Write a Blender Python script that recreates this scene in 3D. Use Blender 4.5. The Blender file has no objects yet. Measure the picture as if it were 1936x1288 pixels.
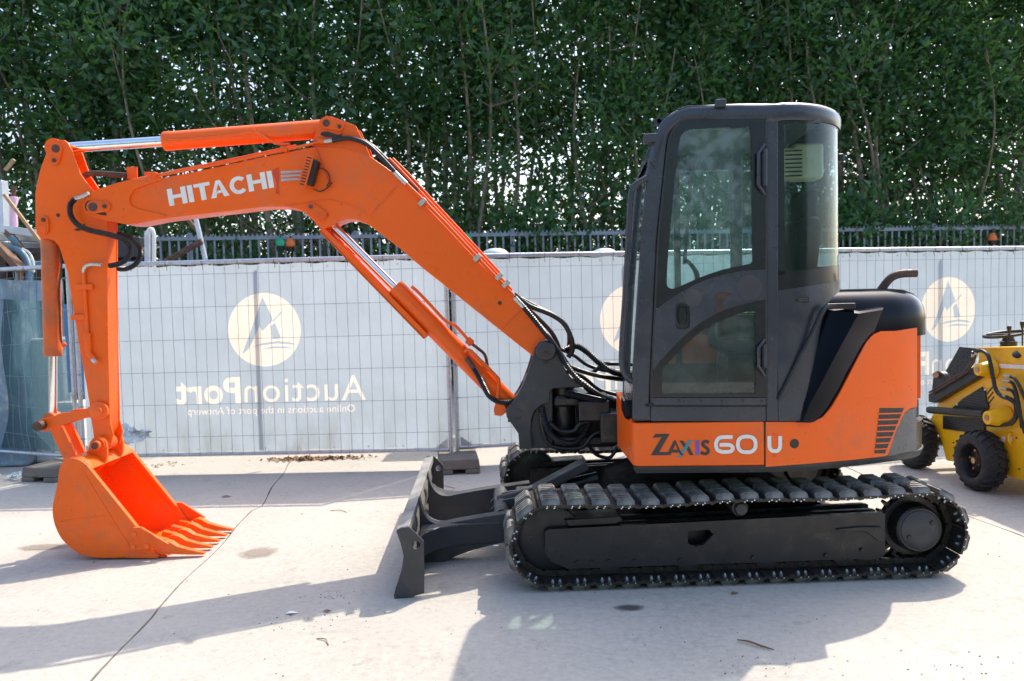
import bpy, bmesh, math, random
import numpy as np
from mathutils import Vector, Matrix
from mathutils.geometry import tessellate_polygon, delaunay_2d_cdt

random.seed(7); RNG = np.random.default_rng(11)
SC = bpy.context.scene
COL = SC.collection
R = math.radians

# ------------------------------------------------------------------ camera
CAM_H, PITCH, ROLL, FPX = 1.568, 0.0506, 0.0252, 1562.8
PW, PH = 1936.0, 1288.0
FWD = Vector((0, math.cos(PITCH), -math.sin(PITCH)))
UP0 = Vector((0, math.sin(PITCH), math.cos(PITCH)))
RT0 = Vector((1, 0, 0))
RT = RT0 * math.cos(ROLL) - UP0 * math.sin(ROLL)
UPV = RT0 * math.sin(ROLL) + UP0 * math.cos(ROLL)
cam_d = bpy.data.cameras.new('camera')
cam_d.sensor_width = 36.0
cam_d.lens = FPX / PW * 36.0
cam_d.clip_start = 0.05
cam_d.clip_end = 3000
cam = bpy.data.objects.new('camera', cam_d)
COL.objects.link(cam)
m = Matrix.Identity(4)
for i in range(3):
    m[i][0] = RT[i]; m[i][1] = UPV[i]; m[i][2] = -FWD[i]
m[0][3], m[1][3], m[2][3] = 0, 0, CAM_H
cam.matrix_world = m
SC.camera = cam
cam_d.dof.use_dof = True
cam_d.dof.focus_distance = 4.9
cam_d.dof.aperture_fstop = 3.2

# ------------------------------------------------------------------ sky and sun
SUN_V = Vector((0.46, 0.66, 1.0)).normalized()          # towards the sun
SUN_EL = math.asin(SUN_V.z)
SUN_AZ = math.atan2(SUN_V.x, SUN_V.y)
world = bpy.data.worlds.new('World')
SC.world = world
world.use_nodes = True
nt = world.node_tree
bg = nt.nodes['Background']
sky = nt.nodes.new('ShaderNodeTexSky')
sky.sky_type = 'NISHITA'
sky.sun_disc = False
sky.sun_elevation = SUN_EL
sky.sun_rotation = SUN_AZ
sky.air_density = 1.0
sky.dust_density = 2.5
sky.ozone_density = 1.0
nt.links.new(sky.outputs[0], bg.inputs[0])
bg.inputs[1].default_value = 0.15
sun_d = bpy.data.lights.new('sun', 'SUN')
sun_d.energy = 2.02
sun_d.angle = R(0.53)
sun_d.color = (1.0, 0.91, 0.78)
sun = bpy.data.objects.new('sun', sun_d)
COL.objects.link(sun)
sun.location = (6, 10, 14)
sun.rotation_euler = (-SUN_V).to_track_quat('-Z', 'Y').to_euler()
SC.view_settings.view_transform = 'Standard'
SC.view_settings.look = 'None'
SC.view_settings.gamma = 1.0
SC.view_settings.use_curve_mapping = False
SC.view_settings.exposure = 1.48

# ------------------------------------------------------------------ survey helpers
CAMP = Vector((0, 0, CAM_H))
def ray(px, py):
    xp, yp = px - PW / 2, py - PH / 2
    return RT * xp - UPV * yp + FWD * FPX
def W(px, py, Y):                       # sight line meets the upright plane y = Y
    d = ray(px, py); return CAMP + d * (Y / d.y)
def G(px, py, z=0.0):                   # sight line meets the level z
    d = ray(px, py); return CAMP + d * ((z - CAM_H) / d.z)
def frame_hit(px, py, O, a, t):         # plane at offset t across a frame turned by a
    n = Vector((-math.sin(a), math.cos(a), 0))
    d = ray(px, py)
    k = (t + O[0] * n.x + O[1] * n.y) / (d.x * n.x + d.y * n.y)
    P = CAMP + d * k
    s = (P.x - O[0]) * math.cos(a) + (P.y - O[1]) * math.sin(a)
    return s, P.z
def frame_w(O, a, s, t, z):
    return Vector((O[0] + s * math.cos(a) - t * math.sin(a), O[1] + s * math.sin(a) + t * math.cos(a), z))
EC = (1.155, 5.346)                     # slewing centre of the excavator
UA = -0.08                              # turn of the upper structure
TO, TA = (0.1556, 5.3166), 0.029        # crawler frame: front idler, turn
def U(px, py, t): return frame_hit(px, py, EC, UA, t)
def UW(s, t, z): return frame_w(EC, UA, s, t, z)
def UP(px, py, t):
    s, z = U(px, py, t); return UW(s, t, z)
def T(px, py, v): return frame_hit(px, py, TO, TA, v)
def TW(u, v, z): return frame_w(TO, TA, u, v, z)
def TP(px, py, v):
    u, z = T(px, py, v); return TW(u, v, z)

# ------------------------------------------------------------------ mesh helpers
class MB:
    def __init__(s): s.v = []; s.f = []
    def add(s, vs, fs):
        o = len(s.v)
        s.v.extend([Vector(q) for q in vs]); s.f.extend([tuple(i + o for i in f) for f in fs])
        return s
    def box(s, c, size, ax=None):
        c = Vector(c); hx, hy, hz = [q / 2 for q in size]
        M = ax if ax is not None else Matrix.Identity(3)
        vs = [c + M @ Vector((x * hx, y * hy, z * hz)) for x in (-1, 1) for y in (-1, 1) for z in (-1, 1)]
        return s.add(vs, [(0, 1, 3, 2), (4, 6, 7, 5), (0, 4, 5, 1), (2, 3, 7, 6), (0, 2, 6, 4), (1, 5, 7, 3)])
    def loops(s, A, B, cap=True):
        n = len(A)
        fs = [(i, (i + 1) % n, n + (i + 1) % n, n + i) for i in range(n)]
        if cap: fs += [tuple(range(n - 1, -1, -1)), tuple(range(n, 2 * n))]
        return s.add(list(A) + list(B), fs)
    def prism(s, pts, fn, t0, t1):      # outline (a, b) pulled through t
        return s.loops([fn(a, b, t0) for a, b in pts], [fn(a, b, t1) for a, b in pts])
    def plate(s, outer, holes, fn, t0, t1):
        polys = [outer] + list(holes)
        flat = [Vector((q[0], q[1])) for pl in polys for q in pl]
        edges = []; o = 0
        for pl in polys:
            edges += [(o + i, o + (i + 1) % len(pl)) for i in range(len(pl))]; o += len(pl)
        vo, eo, fo, *_ = delaunay_2d_cdt(flat, edges, [], 0, 1e-7)
        def odd(x, y):
            c = False
            for pl in polys:
                for (x0, y0), (x1, y1) in zip(pl, pl[1:] + pl[:1]):
                    if (y0 > y) != (y1 > y) and x < (x1 - x0) * (y - y0) / (y1 - y0) + x0: c = not c
            return c
        keep = [f for f in fo if odd(sum(vo[i].x for i in f) / 3, sum(vo[i].y for i in f) / 3)]
        n = len(vo)
        vs = [fn(q.x, q.y, t0) for q in vo] + [fn(q.x, q.y, t1) for q in vo]
        fs = [tuple(f) for f in keep] + [tuple(i + n for i in reversed(f)) for f in keep]
        cnt = {}
        for f in keep:
            for i in range(3):
                e = (f[i], f[(i + 1) % 3]); k = (min(e), max(e)); cnt.setdefault(k, []).append(e)
        for k, es in cnt.items():
            if len(es) == 1: fs.append((es[0][0], es[0][1], n + es[0][1], n + es[0][0]))
        return s.add(vs, fs)
    def tube(s, path, r, seg=10, cap=True):
        path = [Vector(q) for q in path]
        n = len(path)
        rr = r if isinstance(r, (list, tuple)) else [r] * n
        tg = []
        for i in range(n):
            d = path[min(i + 1, n - 1)] - path[max(i - 1, 0)]
            tg.append(d.normalized() if d.length > 1e-9 else Vector((0, 0, 1)))
        ref = Vector((0, 0, 1)) if abs(tg[0].z) < 0.9 else Vector((1, 0, 0))
        u = tg[0].cross(ref).normalized()
        vs = []
        for i in range(n):
            u = (u - tg[i] * u.dot(tg[i])).normalized()
            w = tg[i].cross(u)
            for k in range(seg):
                a = 2 * math.pi * k / seg
                vs.append(path[i] + (u * math.cos(a) + w * math.sin(a)) * rr[i])
        fs = []
        for i in range(n - 1):
            for k in range(seg):
                k2 = (k + 1) % seg
                fs.append((i * seg + k, i * seg + k2, (i + 1) * seg + k2, (i + 1) * seg + k))
        if cap:
            fs.append(tuple(range(seg - 1, -1, -1))); fs.append(tuple((n - 1) * seg + k for k in range(seg)))
        return s.add(vs, fs)
    def cyl(s, p0, p1, r, r1=None, seg=20):
        return s.tube([p0, p1], [r, r if r1 is None else r1], seg)
    def lathe(s, p, axis, prof, seg=24, cap=True):
        p = Vector(p); ax = Vector(axis).normalized()
        ref = Vector((0, 0, 1)) if abs(ax.z) < 0.9 else Vector((1, 0, 0))
        u = ax.cross(ref).normalized(); w = ax.cross(u)
        vs = []
        for h, r in prof:
            for k in range(seg):
                a = 2 * math.pi * k / seg
                vs.append(p + ax * h + (u * math.cos(a) + w * math.sin(a)) * max(r, 1e-4))
        fs = []
        for i in range(len(prof) - 1):
            for k in range(seg):
                k2 = (k + 1) % seg
                fs.append((i * seg + k, i * seg + k2, (i + 1) * seg + k2, (i + 1) * seg + k))
        if cap:
            fs.append(tuple(range(seg - 1, -1, -1))); fs.append(tuple((len(prof) - 1) * seg + k for k in range(seg)))
        return s.add(vs, fs)
    def grid(s, rows):
        n = len(rows[0]); vs = [q for r in rows for q in r]
        fs = [(i * n + j, i * n + j + 1, (i + 1) * n + j + 1, (i + 1) * n + j) for i in range(len(rows) - 1) for j in range(n - 1)]
        return s.add(vs, fs)
    def slab(s, rows, off):             # a grid with thickness: off is a vector or a function of a point
        n = len(rows[0]); m2 = len(rows)
        top = [Vector(q) for r in rows for q in r]
        bot = [q + (off(q) if callable(off) else off) for q in top]
        N = len(top)
        fs = []
        for i in range(m2 - 1):
            for j in range(n - 1):
                a, b, c, d = i * n + j, i * n + j + 1, (i + 1) * n + j + 1, (i + 1) * n + j
                fs.append((a, b, c, d)); fs.append((N + d, N + c, N + b, N + a))
        edge = [(j) for j in range(n)] + [i * n + n - 1 for i in range(1, m2)] + [(m2 - 1) * n + j for j in range(n - 2, -1, -1)] + [i * n for i in range(m2 - 2, 0, -1)]
        for k in range(len(edge)):
            a, b = edge[k], edge[(k + 1) % len(edge)]
            fs.append((b, a, N + a, N + b))
        return s.add(top + bot, fs)
    def ball(s, c, r, seg=14, rings=8, sc=(1, 1, 1)):
        c = Vector(c)
        vs = [c + Vector((0, 0, r * sc[2]))]
        for i in range(1, rings):
            th = math.pi * i / rings
            for k in range(seg):
                a = 2 * math.pi * k / seg
                vs.append(c + Vector((r * sc[0] * math.sin(th) * math.cos(a), r * sc[1] * math.sin(th) * math.sin(a), r * sc[2] * math.cos(th))))
        vs.append(c - Vector((0, 0, r * sc[2])))
        fs = [(0, 1 + k, 1 + (k + 1) % seg) for k in range(seg)]
        for i in range(rings - 2):
            for k in range(seg):
                k2 = (k + 1) % seg
                fs.append((1 + i * seg + k, 1 + (i + 1) * seg + k, 1 + (i + 1) * seg + k2, 1 + i * seg + k2))
        L = len(vs) - 1
        fs += [(L, 1 + (rings - 2) * seg + (k + 1) % seg, 1 + (rings - 2) * seg + k) for k in range(seg)]
        return s.add(vs, fs)

BASE = {}
def build(name, mb, mat, parent=None, bevel=0.0, at=None, angle=38, seg=2, recalc=True, kind=None, label=None):
    """one mesh object; a part keeps its thing's base as origin"""
    if parent is not None: base = BASE[parent.name]
    else: base = Vector(at) if at is not None else Vector((0, 0, 0))
    me = bpy.data.meshes.new(name)
    me.from_pydata([tuple(q - base) for q in mb.v], [], mb.f)
    if recalc:
        b = bmesh.new(); b.from_mesh(me)
        bmesh.ops.recalc_face_normals(b, faces=b.faces)
        b.to_mesh(me); b.free()
    me.polygons.foreach_set('use_smooth', [True] * len(me.polygons))
    if bevel <= 0: me.set_sharp_from_angle(angle=R(angle))
    mats = mat if isinstance(mat, (list, tuple)) else [mat]
    for q in mats: me.materials.append(q)
    me.update()
    o = bpy.data.objects.new(name, me)
    COL.objects.link(o)
    if parent is not None: o.parent = parent
    else: o.location = base
    BASE[o.name] = base
    if bevel > 0:
        md = o.modifiers.new('bevel', 'BEVEL')
        md.width = bevel; md.segments = seg; md.limit_method = 'ANGLE'; md.angle_limit = R(angle)
        md.harden_normals = True
    if kind: o['kind'] = kind
    if label: o['label'] = label
    return o
def thing(name, label, cat, loc, group=None):
    o = bpy.data.objects.new(name, None)
    o.empty_display_size = 0.2
    COL.objects.link(o); o.location = Vector(loc)
    BASE[o.name] = Vector(loc)
    tag(o, label, cat, group)
    return o
def tag(o, label, cat, group=None):
    o['label'] = label; o['category'] = cat
    if group: o['group'] = group
    return o
def cr(pts, n=6, closed=False):         # smooth curve through points
    P = [Vector(q) for q in pts]; N = len(P); out = []
    rng = range(N) if closed else range(N - 1)
    for i in rng:
        p0 = P[(i - 1) % N] if closed or i > 0 else P[0] * 2 - P[1]
        p1 = P[i]; p2 = P[(i + 1) % N]
        p3 = P[(i + 2) % N] if closed or i + 2 < N else P[-1] * 2 - P[-2]
        for k in range(n):
            t = k / n
            out.append(0.5 * ((2 * p1) + (p2 - p0) * t + (2 * p0 - 5 * p1 + 4 * p2 - p3) * t * t + (3 * p1 - p0 - 3 * p2 + p3) * t ** 3))
    if not closed: out.append(P[-1])
    return out
def cr2(pts, n=5, closed=False): return [(q.x, q.y) for q in cr([(a, b, 0) for a, b in pts], n, closed)]
def inset(poly, d):                     # move an outline inwards by d
    n = len(poly)
    area = sum(poly[i][0] * poly[(i + 1) % n][1] - poly[(i + 1) % n][0] * poly[i][1] for i in range(n))
    sg = 1 if area > 0 else -1
    out = []
    for i in range(n):
        p = Vector(poly[i - 1]); q = Vector(poly[i]); r = Vector(poly[(i + 1) % n])
        e1 = (q - p); e2 = (r - q)
        if e1.length < 1e-9 or e2.length < 1e-9: out.append(tuple(q)); continue
        e1.normalize(); e2.normalize()
        n1 = Vector((-e1.y, e1.x)) * sg; n2 = Vector((-e2.y, e2.x)) * sg
        b = n1 + n2
        if b.length < 1e-6: b = n1
        b.normalize()
        k = d / max(0.45, b.dot(n1))
        out.append((q.x + b.x * k, q.y + b.y * k))
    return out
def circ(a, b, r, n=20): return [(a + r * math.cos(2 * math.pi * i / n), b + r * math.sin(2 * math.pi * i / n)) for i in range(n)]

# ------------------------------------------------------------------ materials
def nodes(mat):
    mat.use_nodes = True
    t = mat.node_tree
    return t, t.nodes, t.links, t.nodes['Principled BSDF']
def mixc(t, fac, a, b, blend='MIX'):
    n = t.nodes.new('ShaderNodeMix'); n.data_type = 'RGBA'; n.blend_type = blend
    for sock, val in ((n.inputs[0], fac), (n.inputs[6], a), (n.inputs[7], b)):
        if hasattr(val, 'links') or isinstance(val, bpy.types.NodeSocket): t.links.new(val, sock)
        elif isinstance(val, (int, float)): sock.default_value = val
        else: sock.default_value = (*val, 1) if len(val) == 3 else val
    return n.outputs[2]
def noise(t, scale, detail=4, rough=0.55, vec=None, dim=None):
    n = t.nodes.new('ShaderNodeTexNoise'); n.inputs['Scale'].default_value = scale
    n.inputs['Detail'].default_value = detail; n.inputs['Roughness'].default_value = rough
    if vec is not None: t.links.new(vec, n.inputs['Vector'])
    return n.outputs['Fac']
def ramp(t, fac, a, b, ca=(0, 0, 0), cb=(1, 1, 1)):
    n = t.nodes.new('ShaderNodeValToRGB')
    n.color_ramp.elements[0].position = a; n.color_ramp.elements[1].position = b
    n.color_ramp.elements[0].color = (*ca, 1); n.color_ramp.elements[1].color = (*cb, 1)
    t.links.new(fac, n.inputs[0]); return n.outputs[0]
def coords(t, kind='Object', scale=None):
    n = t.nodes.new('ShaderNodeTexCoord'); o = n.outputs[kind]
    if scale:
        mp = t.nodes.new('ShaderNodeMapping'); mp.inputs['Scale'].default_value = scale
        t.links.new(o, mp.inputs[0]); o = mp.outputs[0]
    return o
def bump(t, b, h, strength=0.2, dist=0.01):
    n = t.nodes.new('ShaderNodeBump'); n.inputs['Strength'].default_value = strength; n.inputs['Distance'].default_value = dist
    t.links.new(h, n.inputs['Height']); t.links.new(n.outputs[0], b.inputs['Normal'])
def pmat(name, col,  rough=0.5, metal=0.0, var=0.12, scale=6, dirt=None, dirt_amt=(0.58, 0.75), dirt_scale=3.0, bmp=0.0, bscale=60, coat=0.0, rvar=0.15, spec=0.5, chips=None):
    m_ = bpy.data.materials.new(name); t, N, L, b = nodes(m_)
    co = coords(t)
    n1 = noise(t, scale, 5, 0.6, co)
    lo = tuple(c * (1 - var) for c in col); hi = tuple(min(1, c * (1 + var)) for c in col)
    c = ramp(t, n1, 0.3, 0.7, lo, hi)
    if dirt:
        dm = ramp(t, noise(t, dirt_scale, 8, 0.68, co), dirt_amt[0], dirt_amt[1])
        c = mixc(t, dm, c, dirt)
    if chips:
        k1 = ramp(t, noise(t, 34, 7, 0.75, co), 0.635, 0.67)
        k2 = ramp(t, noise(t, 2.6, 3, 0.5, co), 0.42, 0.58)
        mk = t.nodes.new('ShaderNodeMath'); mk.operation = 'MULTIPLY'; L.new(k1, mk.inputs[0]); L.new(k2, mk.inputs[1])
        c = mixc(t, mk.outputs[0], c, chips)
        s1 = ramp(t, noise(t, 9, 5, 0.7, coords(t, 'Object', (1.0, 1.0, 9.0))), 0.70, 0.76)      # scratches
        ms = t.nodes.new('ShaderNodeMath'); ms.operation = 'MULTIPLY'; ms.inputs[1].default_value = 0.35; L.new(s1, ms.inputs[0])
        c = mixc(t, ms.outputs[0], c, tuple(q * 0.55 for q in chips))
    L.new(c, b.inputs['Base Color'])
    r_ = t.nodes.new('ShaderNodeMapRange'); L.new(noise(t, scale * 2.3, 4, 0.6, co), r_.inputs[0])
    r_.inputs[1].default_value = 0.3; r_.inputs[2].default_value = 0.7
    r_.inputs[3].default_value = max(0.02, rough - rvar); r_.inputs[4].default_value = min(1, rough + rvar)
    L.new(r_.outputs[0], b.inputs['Roughness'])
    b.inputs['Metallic'].default_value = metal
    b.inputs['Specular IOR Level'].default_value = spec
    if coat: b.inputs['Coat Weight'].default_value = coat; b.inputs['Coat Roughness'].default_value = 0.12
    if bmp: bump(t, b, noise(t, bscale, 4, 0.6, co), bmp, 0.004)
    return m_
M = {}
M['orange'] = pmat('orange_paint', (0.94, 0.125, 0.003), 0.34, var=0.07, scale=1.6, dirt=(0.52, 0.14, 0.06), dirt_amt=(0.50, 0.95), dirt_scale=3.2, bmp=0.05, bscale=9, rvar=0.1, chips=(0.20, 0.055, 0.025), spec=0.42)
M['orange_dull'] = pmat('orange_paint_faded', (0.84, 0.120, 0.012), 0.48, var=0.08, scale=4, dirt=(0.36, 0.10, 0.045), dirt_amt=(0.56, 0.85), dirt_scale=7, bmp=0.04, bscale=30, chips=(0.20, 0.055, 0.025), spec=0.3)
M['orange_bucket'] = pmat('orange_bucket_paint', (0.92, 0.128, 0.004), 0.40, var=0.08, scale=3, dirt=(0.55, 0.15, 0.06), dirt_amt=(0.48, 0.9), dirt_scale=8, bmp=0.10, bscale=22, chips=(0.20, 0.055, 0.025), spec=0.42)
M['orange_dirty'] = pmat('dirty_orange_cylinder', (0.72, 0.13, 0.02), 0.5, var=0.12, scale=5, dirt=(0.34, 0.13, 0.06), dirt_amt=(0.40, 0.72), dirt_scale=6, chips=(0.20, 0.07, 0.03), spec=0.3)
M['grease_hole_shade'] = pmat('grease_hole_shade', (0.03, 0.02, 0.016), 0.45, var=0.5, scale=30)  # real grease, also painted on flat pieces as the dark of holes
M['dark'] = pmat('dark_grey_paint', (0.040, 0.041, 0.046), 0.46, var=0.18, scale=4, dirt=(0.10, 0.09, 0.082), dirt_amt=(0.56, 0.9), dirt_scale=6, bmp=0.03, bscale=40, chips=(0.16, 0.12, 0.10))
M['blade'] = pmat('worn_blade_grey', (0.12, 0.12, 0.12), 0.42, var=0.25, scale=7, dirt=(0.40, 0.38, 0.34), dirt_amt=(0.36, 0.70), dirt_scale=4, bmp=0.06, bscale=40)
M['cab'] = pmat('cab_slate_paint', (0.036, 0.040, 0.052), 0.27, var=0.15, scale=3, dirt=(0.095, 0.070, 0.060), dirt_amt=(0.62, 0.85), dirt_scale=9, bmp=0.02, bscale=30, chips=(0.13, 0.075, 0.055))
M['hood'] = pmat('blue_black_hood', (0.0035, 0.0045, 0.010), 0.15, var=0.25, scale=3, bmp=0.04, bscale=7, rvar=0.05, spec=0.10)
M['hood_grey'] = pmat('grey_skirt', (0.13, 0.125, 0.12), 0.35, var=0.2, scale=9, bmp=0.02)
M['black'] = pmat('black_rubber', (0.012, 0.012, 0.013), 0.42, var=0.3, scale=20, bmp=0.05, bscale=50)
M['seal'] = pmat('black_border', (0.010, 0.011, 0.015), 0.22, var=0.2, scale=8, rvar=0.06)
M['chrome'] = pmat('chrome_rod', (0.82, 0.84, 0.86), 0.10, 1.0, var=0.04, scale=20, rvar=0.05)
M['zinc'] = pmat('zinc_fitting', (0.55, 0.54, 0.48), 0.35, 0.9, var=0.2, scale=60)
M['bolt'] = pmat('bright_bolt', (0.62, 0.66, 0.70), 0.28, 0.9, var=0.2, scale=90)
M['steel'] = pmat('worn_track_steel', (0.038, 0.033, 0.030), 0.38, 0.35, var=0.4, scale=14, dirt=(0.13, 0.085, 0.06), dirt_amt=(0.55, 0.8), dirt_scale=16, bmp=0.15, bscale=60)
M['pad'] = pmat('track_pad_rubber', (0.075, 0.073, 0.068), 0.48, var=0.35, scale=30, dirt=(0.30, 0.285, 0.25), dirt_amt=(0.44, 0.74), dirt_scale=9, bmp=0.2, bscale=90)
M['track_black'] = pmat('black_undercarriage', (0.013, 0.013, 0.015), 0.36, var=0.25, scale=6, dirt=(0.05, 0.042, 0.037), dirt_amt=(0.55, 0.85), dirt_scale=8, bmp=0.04, bscale=50)
M['rust_dark'] = pmat('dark_rust_patch', (0.050, 0.026, 0.020), 0.6, var=0.5, scale=40, bmp=0.1)
M['under'] = pmat('matte_black_frame', (0.010, 0.009, 0.009), 0.85, var=0.3, scale=9, spec=0.1)  # duller and slightly darker than the undercarriage black
M['rust'] = pmat('rusty_pipe', (0.095, 0.052, 0.038), 0.6, 0.2, var=0.4, scale=20, bmp=0.15)
M['white'] = pmat('white_decal', (0.80, 0.78, 0.72), 0.4, var=0.05, scale=20)
M['grey_decal'] = pmat('grey_decal', (0.42, 0.41, 0.40), 0.4, var=0.08, scale=20)
M['black_decal'] = pmat('black_decal', (0.035, 0.030, 0.028), 0.4, var=0.1, scale=20)
M['teal_decal'] = pmat('teal_decal', (0.05, 0.24, 0.27), 0.4, var=0.1, scale=20)
M['violet_decal'] = pmat('violet_decal', (0.16, 0.09, 0.40), 0.4, var=0.1, scale=20)
M['red_paint'] = pmat('red_touch_up', (0.62, 0.055, 0.02), 0.5, var=0.1, scale=30)
M['cream'] = pmat('cream_plastic', (0.86, 0.70, 0.42), 0.55, var=0.08, scale=10)
M['seat'] = pmat('dark_seat_fabric', (0.028, 0.032, 0.036), 0.85, var=0.2, scale=30, bmp=0.1)
M['liner'] = pmat('grey_cab_liner', (0.10, 0.105, 0.105), 0.8, var=0.15, scale=8)
M['grit'] = pmat('stone_grit', (0.26, 0.24, 0.21), 0.9, var=0.4, scale=40)
M['galv'] = pmat('galvanised_tube', (0.50, 0.52, 0.55), 0.40, 0.75, var=0.15, scale=25, dirt=(0.22, 0.19, 0.16), dirt_amt=(0.62, 0.85), dirt_scale=9)
M['wire'] = pmat('galvanised_wire', (0.26, 0.28, 0.30), 0.5, 0.5, var=0.2, scale=25)
M['foot'] = pmat('grey_concrete_foot', (0.17, 0.155, 0.13), 0.9, var=0.2, scale=12, dirt=(0.09, 0.08, 0.07), dirt_amt=(0.5, 0.8), dirt_scale=6, bmp=0.3, bscale=80)
M['palisade'] = pmat('grey_palisade_steel', (0.25, 0.27, 0.31), 0.5, 0.4, var=0.15, scale=9)
M['bark'] = pmat('grey_brown_bark', (0.22, 0.175, 0.125), 0.9, var=0.4, scale=14, bmp=0.4, bscale=30)
M['yellow'] = pmat('yellow_paint', (0.82, 0.47, 0.010), 0.33, var=0.05, scale=5, bmp=0.01, rvar=0.08)
M['tyre'] = pmat('tyre_rubber', (0.020, 0.021, 0.024), 0.72, var=0.25, scale=14, bmp=0.08)
M['rim'] = pmat('black_rim', (0.014, 0.014, 0.016), 0.35, var=0.2, scale=12)
M['brass'] = pmat('wheel_nut_brass', (0.45, 0.28, 0.15), 0.4, 0.7, var=0.2, scale=40)
M['wood'] = pmat('old_brown_timber', (0.16, 0.085, 0.05), 0.8, var=0.35, scale=8, bmp=0.3, bscale=20)
M['wood_light'] = pmat('pale_stick', (0.36, 0.25, 0.14), 0.8, var=0.25, scale=20)
M['light_steel'] = pmat('pale_steel', (0.58, 0.62, 0.66), 0.45, 0.3, var=0.12, scale=6)
M['blue_pipe'] = pmat('blue_grey_pipe', (0.10, 0.18, 0.24), 0.5, var=0.2, scale=7)
M['pink'] = pmat('pink_fabric', (0.72, 0.47, 0.60), 0.8, var=0.12, scale=14)
M['blue_sheet'] = pmat('blue_banner_sheet', (0.12, 0.27, 0.55), 0.6, var=0.1, scale=5)
M['green_lamp'] = pmat('green_plastic', (0.02, 0.36, 0.17), 0.4, var=0.1, scale=20)
M['orange_lamp'] = pmat('orange_plastic', (0.75, 0.16, 0.03), 0.4, var=0.1, scale=20)
M['blue_tarp'] = pmat('blue_grey_tarpaulin', (0.15, 0.24, 0.32), 0.5, var=0.3, scale=3, dirt=(0.45, 0.5, 0.5), dirt_amt=(0.5, 0.7), dirt_scale=4)
M['litter'] = pmat('pale_blue_plastic', (0.66, 0.80, 0.88), 0.35, var=0.3, scale=18)
M['dry_leaf'] = pmat('dry_leaf', (0.24, 0.135, 0.07), 0.8, var=0.5, scale=25)

def glass_mat(name, tint, refl=1.45, trans=0.82):
    m_ = bpy.data.materials.new(name); m_.use_nodes = True
    t = m_.node_tree; N, L = t.nodes, t.links
    N.remove(N['Principled BSDF']); out = N['Material Output']
    tr = N.new('ShaderNodeBsdfTransparent'); tr.inputs[0].default_value = (*tint, 1)
    gl = N.new('ShaderNodeBsdfGlossy'); gl.inputs['Roughness'].default_value = 0.03
    gl.inputs[0].default_value = (0.9, 0.95, 0.93, 1)
    df = N.new('ShaderNodeBsdfDiffuse'); df.inputs[0].default_value = (0.30, 0.40, 0.38, 1)   # dust film, with hazy reflections painted into its teal
    fr = N.new('ShaderNodeFresnel'); fr.inputs[0].default_value = refl
    m1 = N.new('ShaderNodeMixShader'); m2 = N.new('ShaderNodeMixShader')
    dust_haze = ramp(t, noise(t, 4.0, 7, 0.7, coords(t)), 0.25, 0.9)
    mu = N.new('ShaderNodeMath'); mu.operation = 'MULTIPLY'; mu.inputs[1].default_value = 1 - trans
    L.new(dust_haze, mu.inputs[0]); L.new(mu.outputs[0], m1.inputs[0])
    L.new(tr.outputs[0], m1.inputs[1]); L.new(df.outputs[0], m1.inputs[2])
    ge = N.new('ShaderNodeNewGeometry'); iv = N.new('ShaderNodeMath'); iv.operation = 'SUBTRACT'; iv.inputs[0].default_value = 1.0
    L.new(ge.outputs['Backfacing'], iv.inputs[1]); fm_ = N.new('ShaderNodeMath'); fm_.operation = 'MULTIPLY'
    L.new(fr.outputs[0], fm_.inputs[0]); L.new(iv.outputs[0], fm_.inputs[1])      # mirror only the outer face of a pane
    L.new(fm_.outputs[0], m2.inputs[0]); L.new(m1.outputs[0], m2.inputs[1]); L.new(gl.outputs[0], m2.inputs[2])
    L.new(m2.outputs[0], out.inputs[0])
    return m_
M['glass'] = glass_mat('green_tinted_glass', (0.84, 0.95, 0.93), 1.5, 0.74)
M['glass_rear'] = glass_mat('dark_rear_glass', (0.66, 0.76, 0.77), 1.42, 0.985)  # tint deepened to put the dim cab interior into the pane
M['glass_low'] = glass_mat('dust_haze_door_glass', (0.62, 0.70, 0.67), 1.6, 0.80)

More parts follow.
